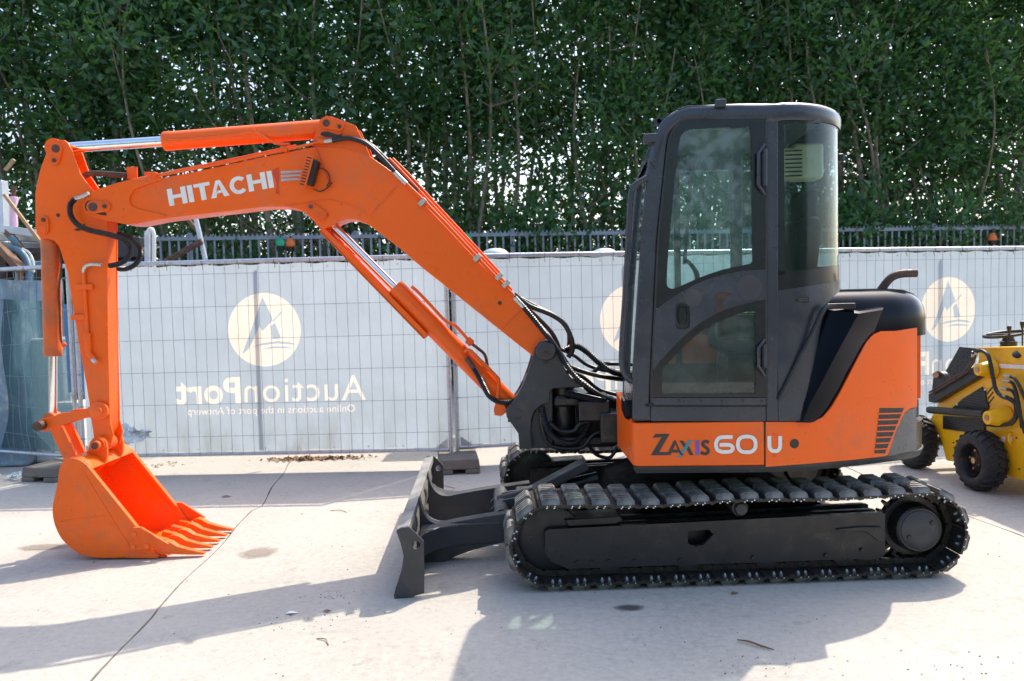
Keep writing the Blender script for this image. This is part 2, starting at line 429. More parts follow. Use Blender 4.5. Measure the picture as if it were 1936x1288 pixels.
def cloth_mat(name, col, tcol, tw=0.6, clear=0.0, low_clear=None, dirt=True):
    m_ = bpy.data.materials.new(name); m_.use_nodes = True
    t = m_.node_tree; N, L = t.nodes, t.links
    N.remove(N['Principled BSDF']); out = N['Material Output']
    df = N.new('ShaderNodeBsdfDiffuse'); tl = N.new('ShaderNodeBsdfTranslucent'); tr = N.new('ShaderNodeBsdfTransparent')
    co = coords(t)
    def tinted(c):
        n1 = noise(t, 2.2, 5, 0.6, co)
        cc = ramp(t, n1, 0.3, 0.7, tuple(q * 0.93 for q in c), tuple(min(1, q * 1.05) for q in c))
        if dirt:
            sp = t.nodes.new('ShaderNodeSeparateXYZ'); L.new(co, sp.inputs[0])
            mr = t.nodes.new('ShaderNodeMapRange'); L.new(sp.outputs[2], mr.inputs[0])
            mr.inputs[1].default_value = 0.1; mr.inputs[2].default_value = 0.75; mr.inputs[3].default_value = 1.0; mr.inputs[4].default_value = 0.0
            st = ramp(t, noise(t, 5.0, 7, 0.65, coords(t, 'Object', (1, 1, 0.35))), 0.42, 0.75)
            mu = t.nodes.new('ShaderNodeMath'); mu.operation = 'MULTIPLY'; L.new(mr.outputs[0], mu.inputs[0]); L.new(st, mu.inputs[1])
            cc = mixc(t, mu.outputs[0], cc, (c[0] * 0.66, c[1] * 0.60, c[2] * 0.52))
        return cc
    L.new(tinted(col), df.inputs[0]); L.new(tinted(tcol), tl.inputs[0])
    bp = N.new('ShaderNodeBump'); bp.inputs['Strength'].default_value = 0.35; bp.inputs['Distance'].default_value = 0.03
    L.new(noise(t, 2.4, 5, 0.6, coords(t, 'Object', (1.6, 1.6, 0.55))), bp.inputs['Height'])
    L.new(bp.outputs[0], df.inputs['Normal']); L.new(bp.outputs[0], tl.inputs['Normal'])
    m1 = N.new('ShaderNodeMixShader'); m1.inputs[0].default_value = tw
    L.new(df.outputs[0], m1.inputs[1]); L.new(tl.outputs[0], m1.inputs[2])
    res = m1.outputs[0]
    if clear or low_clear:
        m2 = N.new('ShaderNodeMixShader'); m2.inputs[0].default_value = clear
        if low_clear:                       # unused option: lower strip made clearer to put a sunlit strip on the ground
            sp = t.nodes.new('ShaderNodeSeparateXYZ'); L.new(co, sp.inputs[0])
            mr = t.nodes.new('ShaderNodeMapRange'); L.new(sp.outputs[2], mr.inputs[0])
            mr.inputs[1].default_value = low_clear[0]; mr.inputs[2].default_value = low_clear[1]
            mr.inputs[3].default_value = low_clear[2]; mr.inputs[4].default_value = clear
            L.new(mr.outputs[0], m2.inputs[0])
        L.new(res, m2.inputs[1]); L.new(tr.outputs[0], m2.inputs[2]); res = m2.outputs[0]
    L.new(res, out.inputs[0])
    return m_
M['banner'] = cloth_mat('pale_blue_banner_back', (0.50, 0.57, 0.64), (0.47, 0.56, 0.64), 0.62)
M['banner_logo'] = cloth_mat('cream_logo_print', (0.80, 0.74, 0.66), (0.92, 0.84, 0.74), 0.70, dirt=False)
M['banner_text'] = cloth_mat('pale_text_print', (0.78, 0.74, 0.68), (0.88, 0.82, 0.74), 0.70, dirt=False)
M['film'] = cloth_mat('blue_green_film', (0.10, 0.20, 0.235), (0.07, 0.15, 0.18), 0.5, clear=0.34, dirt=False)

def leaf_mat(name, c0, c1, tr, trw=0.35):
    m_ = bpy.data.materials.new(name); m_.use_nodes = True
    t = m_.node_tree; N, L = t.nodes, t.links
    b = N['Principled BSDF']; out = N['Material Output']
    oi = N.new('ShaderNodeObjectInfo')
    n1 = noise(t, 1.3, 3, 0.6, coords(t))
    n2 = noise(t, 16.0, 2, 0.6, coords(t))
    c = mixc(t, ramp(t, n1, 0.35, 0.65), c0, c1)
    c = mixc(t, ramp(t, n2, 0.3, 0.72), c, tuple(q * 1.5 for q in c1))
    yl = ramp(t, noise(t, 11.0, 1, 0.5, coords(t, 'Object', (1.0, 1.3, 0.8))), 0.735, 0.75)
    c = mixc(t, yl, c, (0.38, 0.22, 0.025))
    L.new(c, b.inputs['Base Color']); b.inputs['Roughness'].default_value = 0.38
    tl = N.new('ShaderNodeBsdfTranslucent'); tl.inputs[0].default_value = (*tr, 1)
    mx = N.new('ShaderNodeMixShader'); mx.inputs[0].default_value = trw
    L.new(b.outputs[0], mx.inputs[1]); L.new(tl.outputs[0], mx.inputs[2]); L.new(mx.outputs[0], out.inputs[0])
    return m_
M['leaf'] = leaf_mat('dark_evergreen_leaf', (0.024, 0.064, 0.036), (0.042, 0.105, 0.045), (0.20, 0.40, 0.05), 0.36)
M['leaf_inner'] = leaf_mat('inner_leaf_painted_shade', (0.009, 0.021, 0.014), (0.014, 0.033, 0.019), (0.05, 0.09, 0.02), 0.10)  # darker copy of the leaf: the hedge's inner shade is put into its colour
M['leaf_low'] = leaf_mat('green_laurel_leaf', (0.028, 0.085, 0.034), (0.046, 0.125, 0.042), (0.12, 0.26, 0.035), 0.28)

def concrete_mat():
    m_ = bpy.data.materials.new('weathered_concrete'); t, N, L, b = nodes(m_)
    co = coords(t, 'Object')
    c = ramp(t, noise(t, 0.9, 7, 0.62, co), 0.3, 0.7, (0.335, 0.31, 0.27), (0.44, 0.41, 0.36))
    c = mixc(t, ramp(t, noise(t, 26, 5, 0.7, co), 0.35, 0.75), c, (0.49, 0.455, 0.40))
    c = mixc(t, ramp(t, noise(t, 5.5, 8, 0.72, co), 0.58, 0.78), c, (0.255, 0.238, 0.21))      # old stains
    c = mixc(t, ramp(t, noise(t, 110, 2, 0.5, co), 0.68, 0.74), c, (0.17, 0.16, 0.15))         # grit
    c = mixc(t, ramp(t, noise(t, 2.2, 6, 0.7, co), 0.60, 0.80), c, (0.45, 0.40, 0.335))         # dusty sand
    for ang, sc in ((0.5, 3.0), (-0.9, 2.2)):
        mp = t.nodes.new('ShaderNodeMapping'); mp.inputs['Rotation'].default_value = (0, 0, ang); mp.inputs['Scale'].default_value = (0.35, 7.0, 1)
        L.new(co, mp.inputs[0])
        sk = ramp(t, noise(t, sc, 5, 0.6, mp.outputs[0]), 0.64, 0.78)
        mu = t.nodes.new('ShaderNodeMath'); mu.operation = 'MULTIPLY'; mu.inputs[1].default_value = 0.45; L.new(sk, mu.inputs[0])
        c = mixc(t, mu.outputs[0], c, (0.23, 0.215, 0.19))      # scuff marks of tyres and tracks
    c = mixc(t, ramp(t, noise(t, 14, 8, 0.75, co), 0.66, 0.72), c, (0.20, 0.185, 0.165))       # pocks
    L.new(c, b.inputs['Base Color']); b.inputs['Roughness'].default_value = 0.86
    b.inputs['Specular IOR Level'].default_value = 0.3
    ad = t.nodes.new('ShaderNodeMath'); ad.operation = 'ADD'
    L.new(noise(t, 60, 6, 0.7, co), ad.inputs[0]); L.new(noise(t, 240, 2, 0.6, co), ad.inputs[1])
    bump(t, b, ad.outputs[0], 0.28, 0.006)
    return m_
M['concrete'] = concrete_mat()
M['dirt'] = pmat('joint_dirt', (0.13, 0.115, 0.095), 0.95, var=0.35, scale=12, bmp=0.4, bscale=60)
def stain_mat(name, col, dens):
    m_ = bpy.data.materials.new(name); m_.use_nodes = True
    t = m_.node_tree; N, L = t.nodes, t.links; b = N['Principled BSDF']; out = N['Material Output']
    b.inputs['Base Color'].default_value = (*col, 1); b.inputs['Roughness'].default_value = 0.7
    vs = N.new('ShaderNodeVectorMath'); vs.operation = 'DISTANCE'; vs.inputs[1].default_value = (0.5, 0.5, 0.5)
    L.new(coords(t, 'Generated'), vs.inputs[0])
    nz = noise(t, 14, 6, 0.7, coords(t))
    ad = N.new('ShaderNodeMath'); ad.operation = 'MULTIPLY_ADD'; ad.inputs[1].default_value = 0.35; L.new(nz, ad.inputs[0]); L.new(vs.outputs['Value'], ad.inputs[2])
    fac = ramp(t, ad.outputs[0], 0.36, 0.66, (dens,) * 3, (0, 0, 0))
    tr = N.new('ShaderNodeBsdfTransparent'); mx = N.new('ShaderNodeMixShader')
    L.new(fac, mx.inputs[0]); L.new(tr.outputs[0], mx.inputs[1]); L.new(b.outputs[0], mx.inputs[2]); L.new(mx.outputs[0], out.inputs[0])
    return m_
M['stain'] = stain_mat('oil_stain', (0.07, 0.065, 0.06), 0.85)
M['stain_pale'] = stain_mat('sandy_stain', (0.27, 0.23, 0.185), 0.75)
M['grass'] = pmat('dry_grass', (0.13, 0.14, 0.05), 0.95, var=0.4, scale=3, bmp=0.4, bscale=12)

# ================================================================== ground
gm = MB().add([(-700, -300, -0.006), (700, -300, -0.006), (700, 17.5, -0.006), (-700, 17.5, -0.006)], [(0, 1, 2, 3)])
ground = build('ground', gm, M['dirt'], at=(0, 0, -0.006), kind='structure')
fm = MB().add([(-1500, 17.5, -0.02), (1500, 17.5, -0.02), (1500, 2200, -0.02), (-1500, 2200, -0.02)], [(0, 1, 2, 3)])
field = build('field', fm, M['grass'], at=(0, 17.5, -0.02), kind='structure')
def joint_x(k, y):                      # joints run away from the camera, slightly to the left
    x0 = {-3: -11.9, -2: -6.95, -1: -1.93, 0: 3.16, 1: 8.2, 2: 13.3}[k]
    wob = 0.018 * math.sin(y * 1.7 + k * 2.1) + 0.010 * math.sin(y * 5.3 + k) + (0.05 if (k == -1 and y > 6.35) else 0)
    return x0 - 0.085 * (y - 5.0) - 0.010 * max(0, y - 5.5) ** 2 + wob
YJ = [-6.0, 0.9, 9.9, 17.4]
for k in range(-3, 2):
    for r in range(3):
        g = 0.006
        ys = np.linspace(YJ[r] + g, YJ[r + 1] - g, 60)
        jit = lambda: random.uniform(-0.003, 0.003)
        lp = [(joint_x(k, y) + g + jit(), y) for y in ys] + [(joint_x(k + 1, y) - g + jit(), y) for y in ys[::-1]]
        mb = MB().prism(lp, lambda a, b, t: Vector((a, b, t)), -0.10, random.uniform(-0.0012, 0.0012))
        build('concrete_slab', mb, M['concrete'], parent=ground)
def blotch(name, mat, cx, cy, rx, ry, z, seed):
    rr = random.Random(seed); n = 40; ph = [rr.uniform(0, 6.28) for _ in range(4)]
    pts = []
    for i in range(n):
        a = 2 * math.pi * i / n
        k = 1 + 0.13 * math.sin(2 * a + ph[0]) + 0.08 * math.sin(5 * a + ph[1]) + 0.05 * math.sin(9 * a + ph[2])
        pts.append(Vector((cx + rx * k * math.cos(a), cy + ry * k * math.sin(a), z)))
    build(name, MB().add(pts, [tuple(range(n))]), mat, parent=ground)
p = G(1190, 1150); blotch('oil_stain', M['stain'], p.x, p.y, 0.075, 0.055, 0.0035, 1)
p = G(488, 1046); blotch('sandy_stain', M['stain_pale'], p.x, p.y, 0.13, 0.13, 0.0035, 2)
p = G(85, 1035); blotch('sandy_stain', M['stain_pale'], p.x, p.y, 0.17, 0.10, 0.0035, 3)

# ================================================================== mesh site fence and its banners
def text_loops(body, size, bold=0.0, space=1.0):
    cu = bpy.data.curves.new('lettering', 'FONT'); cu.body = body; cu.size = size; cu.offset = bold
    cu.space_character = space; cu.resolution_u = 4; cu.fill_mode = 'FRONT'
    ob = bpy.data.objects.new('lettering', cu); COL.objects.link(ob)
    dg = bpy.context.evaluated_depsgraph_get()
    me = bpy.data.meshes.new_from_object(ob.evaluated_get(dg))
    b = bmesh.new(); b.from_mesh(me)
    bmesh.ops.remove_doubles(b, verts=b.verts, dist=1e-5)
    nxt = {}
    for e in b.edges:
        if len(e.link_faces) == 1:
            l = e.link_loops[0]
            nxt.setdefault(l.vert.index, []).append(l.link_loop_next.vert.index)
    co = [(v.co.x, v.co.y) for v in b.verts]
    loops = []
    while nxt:
        s0 = next(iter(nxt)); cur = s0; lp = []
        while cur in nxt:
            lp.append(co[cur]); n_ = nxt[cur].pop()
            q = cur
            if not nxt[q]: del nxt[q]
            cur = n_
            if cur == s0: break
        if len(lp) > 2: loops.append(lp)
    b.free(); bpy.data.objects.remove(ob); bpy.data.meshes.remove(me); bpy.data.curves.remove(cu)
    return loops
def fit_loops(loops, x0, x1, zb, mirror=True):
    xs = [q[0] for l in loops for q in l]
    a, b = min(xs), max(xs); k = (x1 - x0) / (b - a)
    if mirror: return [[(x1 - (x - a) * k, zb + y * k) for x, y in l] for l in loops], k
    return [[(x0 + (x - a) * k, zb + y * k) for x, y in l] for l in loops], k
def place_on(loops, x0, k, zb, shift, mirror_about):
    return [[(mirror_about - (x + shift) * k, zb + y * k) for x, y in l] for l in loops]

WORD_A = text_loops('Auction', 1.0, 0.0, 1.08)
WORD_B = text_loops('Port', 1.0, 0.028, 1.05)
WORD_C = text_loops('Online auctions in the port of Antwerp', 1.0, 0.0, 1.02)
SAILS = [[(-.02, .90), (-.34, .05), (-.64, -.66), (-.46, -.52), (-.33, -.30), (-.13, .10), (-.06, -.04), (.10, .11), (.50, .50), (.47, .42), (.25, .20), (.22, .36)],
         [(.17, .08), (.30, .19), (.45, -.24), (.22, -.27)],
         [(-.34, -.46), (-.05, -.36), (.35, -.32), (.70, -.36), (.88, -.42), (.70, -.42), (.35, -.38), (-.05, -.42)],
         [(-.10, -.53), (.20, -.46), (.55, -.47), (.82, -.53), (.55, -.52), (.20, -.51)]]
def clean(l):
    o = []
    for q in l:
        if not o or (abs(q[0] - o[-1][0]) + abs(q[1] - o[-1][1])) > 1e-4: o.append(q)
    return o
def banner(O, a, label, w=3.45, z0=0.19, z1=1.955, logo=True, mat='banner', u0=0.026):
    fn = lambda u, z, t: frame_w(O, a, u, t + 0.035, z)
    base = fn(w / 2, 0, 0); base.z = 0
    th = thing('banner', label, 'banner', base)
    uc = u0 + w / 2 + 0.02
    disc = circ(uc, 1.335, 0.345, 64)
    sails = [[(uc + x * 0.345, 1.335 + y * 0.345) for x, y in s] for s in SAILS]
    ax = [q[0] for l in WORD_A for q in l]; bx = [q[0] for l in WORD_B for q in l]; cx = [q[0] for l in WORD_C for q in l]
    k = 0.335; wA = (max(ax) - min(ax)) * k; wB = (max(bx) - min(bx)) * k; gap = 0.035
    tot = 1.81; sc_ = tot / (wA + wB + gap); k *= sc_
    right = uc + tot / 2 + 0.03
    la = [[(right - (x - min(ax)) * k, 0.655 + y * k) for x, y in l] for l in WORD_A]
    lb = [[(right - (wA + gap) * sc_ - (x - min(bx)) * k, 0.655 + y * k) for x, y in l] for l in WORD_B]
    kc = 1.60 / (max(cx) - min(cx))
    lc = [[(uc + 0.83 - (x - min(cx)) * kc, 0.545 + y * kc) for x, y in l] for l in WORD_C]
    rr = random.Random(label)
    top = [(u, z1 - 0.006 * (1 - math.cos(2 * math.pi * (u - u0) / 0.30)) ) for u in np.linspace(u0, u0 + w, 68)]
    outer = [(u0 + w, z0), ] + [(u, z0 + 0.004 * math.sin(u * 9)) for u in np.linspace(u0 + w - .05, u0 + .05, 40)] + [(u0, z0)] + top
    letters = [clean(l) for l in la + lb + lc]
    polys = [outer, disc] + sails + letters
    ph = rr.uniform(0, 6)
    allp = [outer, disc] + sails + letters
    flat = [Vector(q) for pl in allp for q in pl]
    edges = []; o_ = 0
    for pl in allp:
        edges += [(o_ + i, o_ + (i + 1) % len(pl)) for i in range(len(pl))]; o_ += len(pl)
    vo, eo, fo, *_ = delaunay_2d_cdt(flat, edges, [], 0, 1e-6)
    cen = np.array([[sum(vo[i].x for i in f) / 3, sum(vo[i].y for i in f) / 3] for f in fo])
    def inside(pls):                    # even-odd test of every triangle centre
        r_ = np.zeros(len(cen), bool)
        for pl in pls:
            P_ = np.array(pl); Q_ = np.roll(P_, -1, axis=0)
            for (x0, y0), (x1, y1) in zip(P_, Q_):
                if y0 == y1: continue
                hit = ((y0 > cen[:, 1]) != (y1 > cen[:, 1])) & (cen[:, 0] < (x1 - x0) * (cen[:, 1] - y0) / (y1 - y0) + x0)
                r_ ^= hit
        return r_
    nl = len(la) + len(lb)
    i_out = inside([outer]); i_logo = inside([disc] + sails); i_name = inside(letters[:nl]); i_tag = inside(letters[nl:])
    vs = [fn(q.x, q.y, 0.006 * math.sin(q.x * 4.2 + ph) * math.sin(q.y * 2.1)) for q in vo]
    for nm, sel, mt in (('sheet', i_out & ~i_logo & ~i_name & ~i_tag, M[mat]), ('logo_print', i_out & i_logo, M['banner_logo']),
                        ('name_print', i_out & i_name, M['banner_text']), ('tagline_print', i_out & i_tag, M['banner_text'])):
        fs = [fo[i] for i in np.nonzero(sel)[0]]
        used = sorted({i for f in fs for i in f}); ix = {g: k_ for k_, g in enumerate(used)}
        build(nm, MB().add([vs[i] for i in used], [tuple(ix[i] for i in f) for f in fs]), mt, parent=th, recalc=False)
    eb = MB()
    for i in range(11):
        u = u0 + 0.1 + i * (w - 0.2) / 10
        for z in (z0 + 0.03, z1 - 0.04):
            q = fn(u, z, -0.038); eb.cyl(q, q + Vector((0, -0.004, 0)), 0.008, seg=8)
    build('eyelet_row', eb, M['zinc'], parent=th, kind='stuff')
    return th

def fence_panel(O, a, label, w=3.5, H=2.0, zb=0.173, bent=0.0, lean=0.0, mids=True, seed=0):
    fn = lambda u, t, z: frame_w(O, a, u, t + lean * z, z)
    base = fn(w / 2, 0, 0); base.z = 0
    th = thing('mesh_fence', label, 'fence', base, 'mesh site fence panels')
    r = 0.021
    for u in (0.0, w):
        build('post', MB().cyl(fn(u, 0, 0.10), fn(u, 0, H), r), M['galv'], parent=th)
    build('top_rail', MB().cyl(fn(0.0, 0, H - 0.02), fn(w, 0, H - 0.02), r), M['galv'], parent=th)
    build('bottom_rail', MB().cyl(fn(0.021, 0, zb), fn(w - 0.021, 0, zb), r * 0.9), M['galv'], parent=th)
    if mids: build('middle_post', MB().cyl(fn(w / 2, 0.11, zb), fn(w / 2, 0.11, H - 0.02), 0.017), M['galv'], parent=th)
    for u, s_ in ((0.03, 1), (w - 0.03, -1)):
        gus = MB()
        gus.add([fn(u, 0.003, zb + .02), fn(u + s_ * .11, 0.003, zb + .02), fn(u, 0.003, zb + .11)], [(0, 1, 2)])
        gus.add([fn(u, -0.003, zb + .02), fn(u + s_ * .11, -0.003, zb + .02), fn(u, -0.003, zb + .11)], [(0, 2, 1)])
        gus.f += [(0, 3, 4, 1), (1, 4, 5, 2), (2, 5, 3, 0)]
        build('corner_gusset', gus, M['galv'], parent=th)
    rr = random.Random(seed)
    wm = MB(); nv = int(w / 0.101)
    for i in range(1, nv):
        u = i * w / nv
        ph, am = rr.uniform(0, 6), (0.0015 + bent)
        pts = [fn(u + am * math.sin(z * 4.5 + ph) + (bent * 2 * math.sin(z * 9 + ph)), -0.020 - bent * math.sin(z * 3 + u * 2), z) for z in np.linspace(zb, H - 0.02, 9)]
        wm.tube(pts, 0.0019, 5, cap=False)
    for i in range(6):
        z = zb + (i + 0.5) * (H - zb) / 6 + 0.02
        pts = [fn(u, -0.017 - bent * math.sin(z * 3 + u * 2), z + bent * 2.2 * math.sin(u * 3.2 + i)) for u in np.linspace(0, w, 16)]
        wm.tube(pts, 0.0021, 5, cap=False)
        for u in (0.02, w - 0.02):
            wm.cyl(fn(u - 0.03, -0.024, z), fn(u + 0.03, -0.024, z), 0.004, seg=6)
    o = build('wire_mesh', wm, M['wire'], parent=th, kind='stuff')
    tie = MB()
    for i in range(10):
        u = 0.2 + i * 0.34
        z = H - 0.02
        tie.tube([fn(u, 0.022 * math.cos(q), z + 0.026 * math.sin(q) - 0.005) for q in np.linspace(0, 5.5, 9)] + [fn(u + .004, 0.0, z - .07)], 0.0025, 5)
    build('cable_tie_row', tie, M['black'], parent=th, kind='stuff')
    return th
def foot_block(p, yaw, label, dz=0.0):
    mb = MB()
    O = (p[0], p[1])
    def bx(u0, u1, v0, v1, z0, z1, tp=0.012):
        A = [frame_w(O, yaw, u, v, z0) for u, v in ((u0, v0), (u1, v0), (u1, v1), (u0, v1))]
        B = [frame_w(O, yaw, u + (tp if u == u0 else -tp), v + (tp if v == v0 else -tp), z1) for u, v in ((u0, v0), (u1, v0), (u1, v1), (u0, v1))]
        mb.loops(A, B)
    bx(-0.19, 0.19, -0.33, 0.33, 0.045, 0.135)
    for u0, u1 in ((-0.19, -0.055), (0.055, 0.19)):
        for v0, v1 in ((-0.33, -0.10), (0.10, 0.33)):
            bx(u0, u1, v0, v1, 0.001, 0.046, 0.0005)
    o = build('concrete_block', mb, M['foot'], bevel=0.012, at=(p[0], p[1], 0))
    return tag(o, label, 'fence foot', 'concrete fence feet')
F1 = (-4.16, 7.80); A1 = -0.40
F2 = (-4.093, 7.782); A2 = -0.0333
q2 = frame_w(F2, A2, 3.5, 0, 0)
F3 = (q2.x + 0.055, q2.y + 0.10); A3 = 0.165
q3 = frame_w(F3, A3, 3.5, 0, 0)
F4 = (q3.x + 0.05, q3.y + 0.03); A4 = 0.245
# first panel runs to the left out of view: its frame starts 3.5 m left of the joint
O1 = (F1[0] - 3.5 * math.cos(A1), F1[1] - 3.5 * math.sin(A1))
fence_panel(O1, A1, 'bent mesh fence panel with blue-green film at the left edge', bent=0.012, lean=0.0, mids=False, seed=1)
fence_panel(F2, A2, 'mesh fence panel with banner between the excavator arm and the blade', seed=2)
fence_panel(F3, A3, 'mesh fence panel with banner behind the excavator cab', seed=3)
fence_panel(F4, A4, 'mesh fence panel with banner behind the yellow loader', seed=4)
banner(F2, A2, 'pale mirrored banner with full logo and name behind the boom')
banner(F3, A3, 'pale mirrored banner mostly hidden by the excavator cab')
banner(F4, A4, 'pale mirrored banner above the yellow loader with logo')
foot_block((q2.x + 0.06, q2.y + 0.02), 0.10, 'grey concrete fence foot beside the dozer blade')
foot_block((F1[0] - 0.12, F1[1] + 0.0), -0.25, 'grey concrete fence foot behind the bucket')
# film on the left panel, sagging along its top edge
fmb = MB(); rows = []
for z in np.linspace(0.20, 1.90, 15):
    row = []
    for u in np.linspace(0.1, 3.42, 40):
        sag = (z - 0.2) / 1.7
        row.append(frame_w(O1, A1, u, 0.03 + 0.03 * math.sin(u * 2.6 + z) + 0.012 * math.sin(u * 7 + z * 5), z - sag * (0.03 + 0.03 * math.sin(u * 2.1 + 1.0))))
    rows.append(row)
fmb.grid(rows)
ft = thing('film_sheet', 'blue-green see-through plastic film tied to the left fence panel', 'plastic sheet', (O1[0] + 1.6, O1[1] + 0.7, 0))
build('sheet', fmb, M['film'], parent=ft)
rows = [[frame_w(O1, A1, u, 0.02 + 0.03 * math.sin(u * 2.6 + z) + 0.012 * math.sin(u * 7 + z * 5), z - 0.03 - 0.03 * math.sin(u * 2.1 + 1.0)) for u in np.linspace(0.1, 3.42, 40)] for z in (1.72, 1.80, 1.915)]
build('top_hem', MB().slab(rows, Vector((0, -0.006, 0))), M['blue_tarp'], parent=ft)

# ================================================================== bar fence in front of the hedge
PAL0, PALA = (-11.0, 12.62), 0.152
pal = thing('bar_fence', 'grey steel bar fence with toothed top rail below the hedge', 'fence', (PAL0[0], PAL0[1], 0))
PH_ = 2.71
def pfn(u, t, z): return frame_w(PAL0, PALA, u, t, z)
bar_me = None
for i in range(158):
    u = 0.1 + i * 0.14
    if bar_me is None:
        mb = MB(); mb.box(pfn(u, 0, PH_ / 2 - 0.02), (0.032, 0.026, PH_ - 0.1))
        o = build('bar', mb, M['palisade'], parent=pal); bar_me = o.data; u_first = u
    else:
        o = bpy.data.objects.new('bar', bar_me); COL.objects.link(o); o.parent = pal
        o.location = (pfn(u, 0, 0) - pfn(u_first, 0, 0))
for z in (PH_ - 0.04, 0.45):
    mb = MB().box(pfn(11.05, 0, z), (22.3, 0.05, 0.055), Matrix.Rotation(PALA, 3, 'Z'))
    build('rail', mb, M['palisade'], parent=pal)
tm = MB()
for i in range(300):
    u = 0.1 + i * 0.0735
    tm.add([pfn(u - .028, -.004, PH_ - .012), pfn(u + .028, -.004, PH_ - .012), pfn(u, -.004, PH_ + .035), pfn(u - .028, .004, PH_ - .012), pfn(u + .028, .004, PH_ - .012), pfn(u, .004, PH_ + .035)],
           [(0, 1, 2), (3, 5, 4), (0, 2, 5, 3), (1, 4, 5, 2)])
build('tooth_strip', tm, M['palisade'], parent=pal, kind='stuff')
for i in range(9):
    u = 0.55 + i * 2.66
    build('post', MB().box(pfn(u, 0.05, (PH_ + 0.06) / 2), (0.075, 0.06, PH_ + 0.06), Matrix.Rotation(PALA, 3, 'Z')), M['palisade'], parent=pal)

# ================================================================== hedge trees
def leaf_object(name, C, D, size, mat, parent, seed, wide=0.40):
    """C: leaf positions, D: leaf directions; every leaf a folded four-cornered blade"""
    rg = np.random.default_rng(seed)
    n = len(C)
    D = D / np.linalg.norm(D, axis=1, keepdims=True)
    A = rg.normal(size=(n, 3)); S = np.cross(D, A); S /= np.linalg.norm(S, axis=1, keepdims=True)
    Nn = np.cross(D, S)
    L = size * rg.uniform(0.7, 1.25, (n, 1)); wd = L * wide * 0.5
    base = C; tip = C + D * L - Nn * L * 0.12
    mid = C + D * L * 0.45
    lf = mid + S * wd + Nn * L * 0.06; rt = mid - S * wd + Nn * L * 0.06
    V = np.stack([base, rt, tip, lf], axis=1).reshape(-1, 3).astype(np.float32)
    me = bpy.data.meshes.new(name)
    me.vertices.add(4 * n); me.vertices.foreach_set('co', V.ravel())
    me.loops.add(4 * n); me.polygons.add(n)
    me.loops.foreach_set('vertex_index', np.arange(4 * n, dtype=np.int32))
    me.polygons.foreach_set('loop_start', np.arange(0, 4 * n, 4, dtype=np.int32))
    me.polygons.foreach_set('loop_total', np.full(n, 4, dtype=np.int32))
    me.update(calc_edges=True); me.materials.append(mat)
    o = bpy.data.objects.new(name, me); COL.objects.link(o)
    if parent: o.parent = parent
    return o
def tree_parts(seed, H=8.4):
    rr = random.Random(seed); rg = np.random.default_rng(seed)
    mb = MB(); tips = []
    ns = rr.choice((4, 5, 5, 6))
    for s in range(ns):
        a = 2 * math.pi * s / ns + rr.uniform(-.5, .5); lean = rr.uniform(0.25, 0.75)
        b0 = Vector((0.16 * math.cos(a), 0.13 * math.sin(a), 0))
        pts = [b0]; hh = H * rr.uniform(0.72, 0.95)
        ph = rr.uniform(0, 6)
        for k in range(1, 9):
            f = k / 8
            pts.append(b0 + Vector((lean * f * math.cos(a) + 0.20 * math.sin(5.5 * f + ph) * min(1, 3 * f), 0.8 * lean * f * math.sin(a) + 0.20 * math.cos(6.5 * f + ph) * min(1, 3 * f), hh * f)))
        pts = cr(pts, 2)
        r0 = rr.uniform(0.042, 0.074)
        mb.tube(pts, [r0 * (1 - 0.82 * i / (len(pts) - 1)) for i in range(len(pts))], 7)
        for bnum in range(rr.randint(9, 13)):
            f = rr.uniform(0.22, 0.98); i = int(f * (len(pts) - 1)); q = pts[i]
            az = rr.uniform(0, 6.28); ln = rr.uniform(0.35, 0.95) * (1.15 - 0.4 * f)
            e = q + Vector((ln * math.cos(az), ln * math.sin(az), ln * rr.uniform(0.3, 1.1)))
            mid = (q + e) / 2 + Vector((0, 0, -0.06))
            mb.tube([q, mid, e], [0.013, 0.010, 0.005], 5)
            tips.append(e); tips.append(mid)
    # clumps: branch tips plus filler through the crown, thicker towards the top
    cl = [np.array(t_) for t_ in tips]
    cl = [c for c in cl if rg.random() < 0.05 + 0.58 * (c[2] / H)]
    for k in range(62):
        z = H * (1 - rg.random() ** 1.7 * 0.60)
        rad = 1.0 * (0.75 + 0.25 * math.sin(z * 2 + seed))
        a = rg.uniform(0, 6.28); r_ = rad * math.sqrt(rg.random())
        cl.append(np.array([r_ * math.cos(a), r_ * math.sin(a) * 0.9, z]))
    C = []; D = []
    for c in cl:
        top = c[2] / H
        big = rg.uniform(0.6, 1.7)
        n = int(66 * big * (0.10 + 1.15 * top))
        sd = 0.135 + 0.085 * big
        q = rg.normal(size=(n, 3)) * np.array([sd, sd, sd * 0.7])
        C.append(c + q)
        d = q * 2.2 + rg.normal(size=(n, 3)) * 0.35 + np.array([0, 0, 0.10]); D.append(d)
    return mb, np.concatenate(C), np.concatenate(D)
ordw = ['first', 'second', 'third', 'fourth', 'fifth', 'sixth', 'seventh', 'eighth', 'ninth', 'tenth', 'eleventh', 'twelfth', 'thirteenth', 'fourteenth', 'fifteenth', 'sixteenth', 'seventeenth', 'eighteenth', 'nineteenth', 'twentieth', 'twenty-first', 'twenty-second', 'twenty-third', 'twenty-fourth', 'twenty-fifth', 'twenty-sixth', 'twenty-seventh', 'twenty-eighth', 'twenty-ninth', 'thirtieth']
VAR = []
NT = 26
rr = random.Random(5)
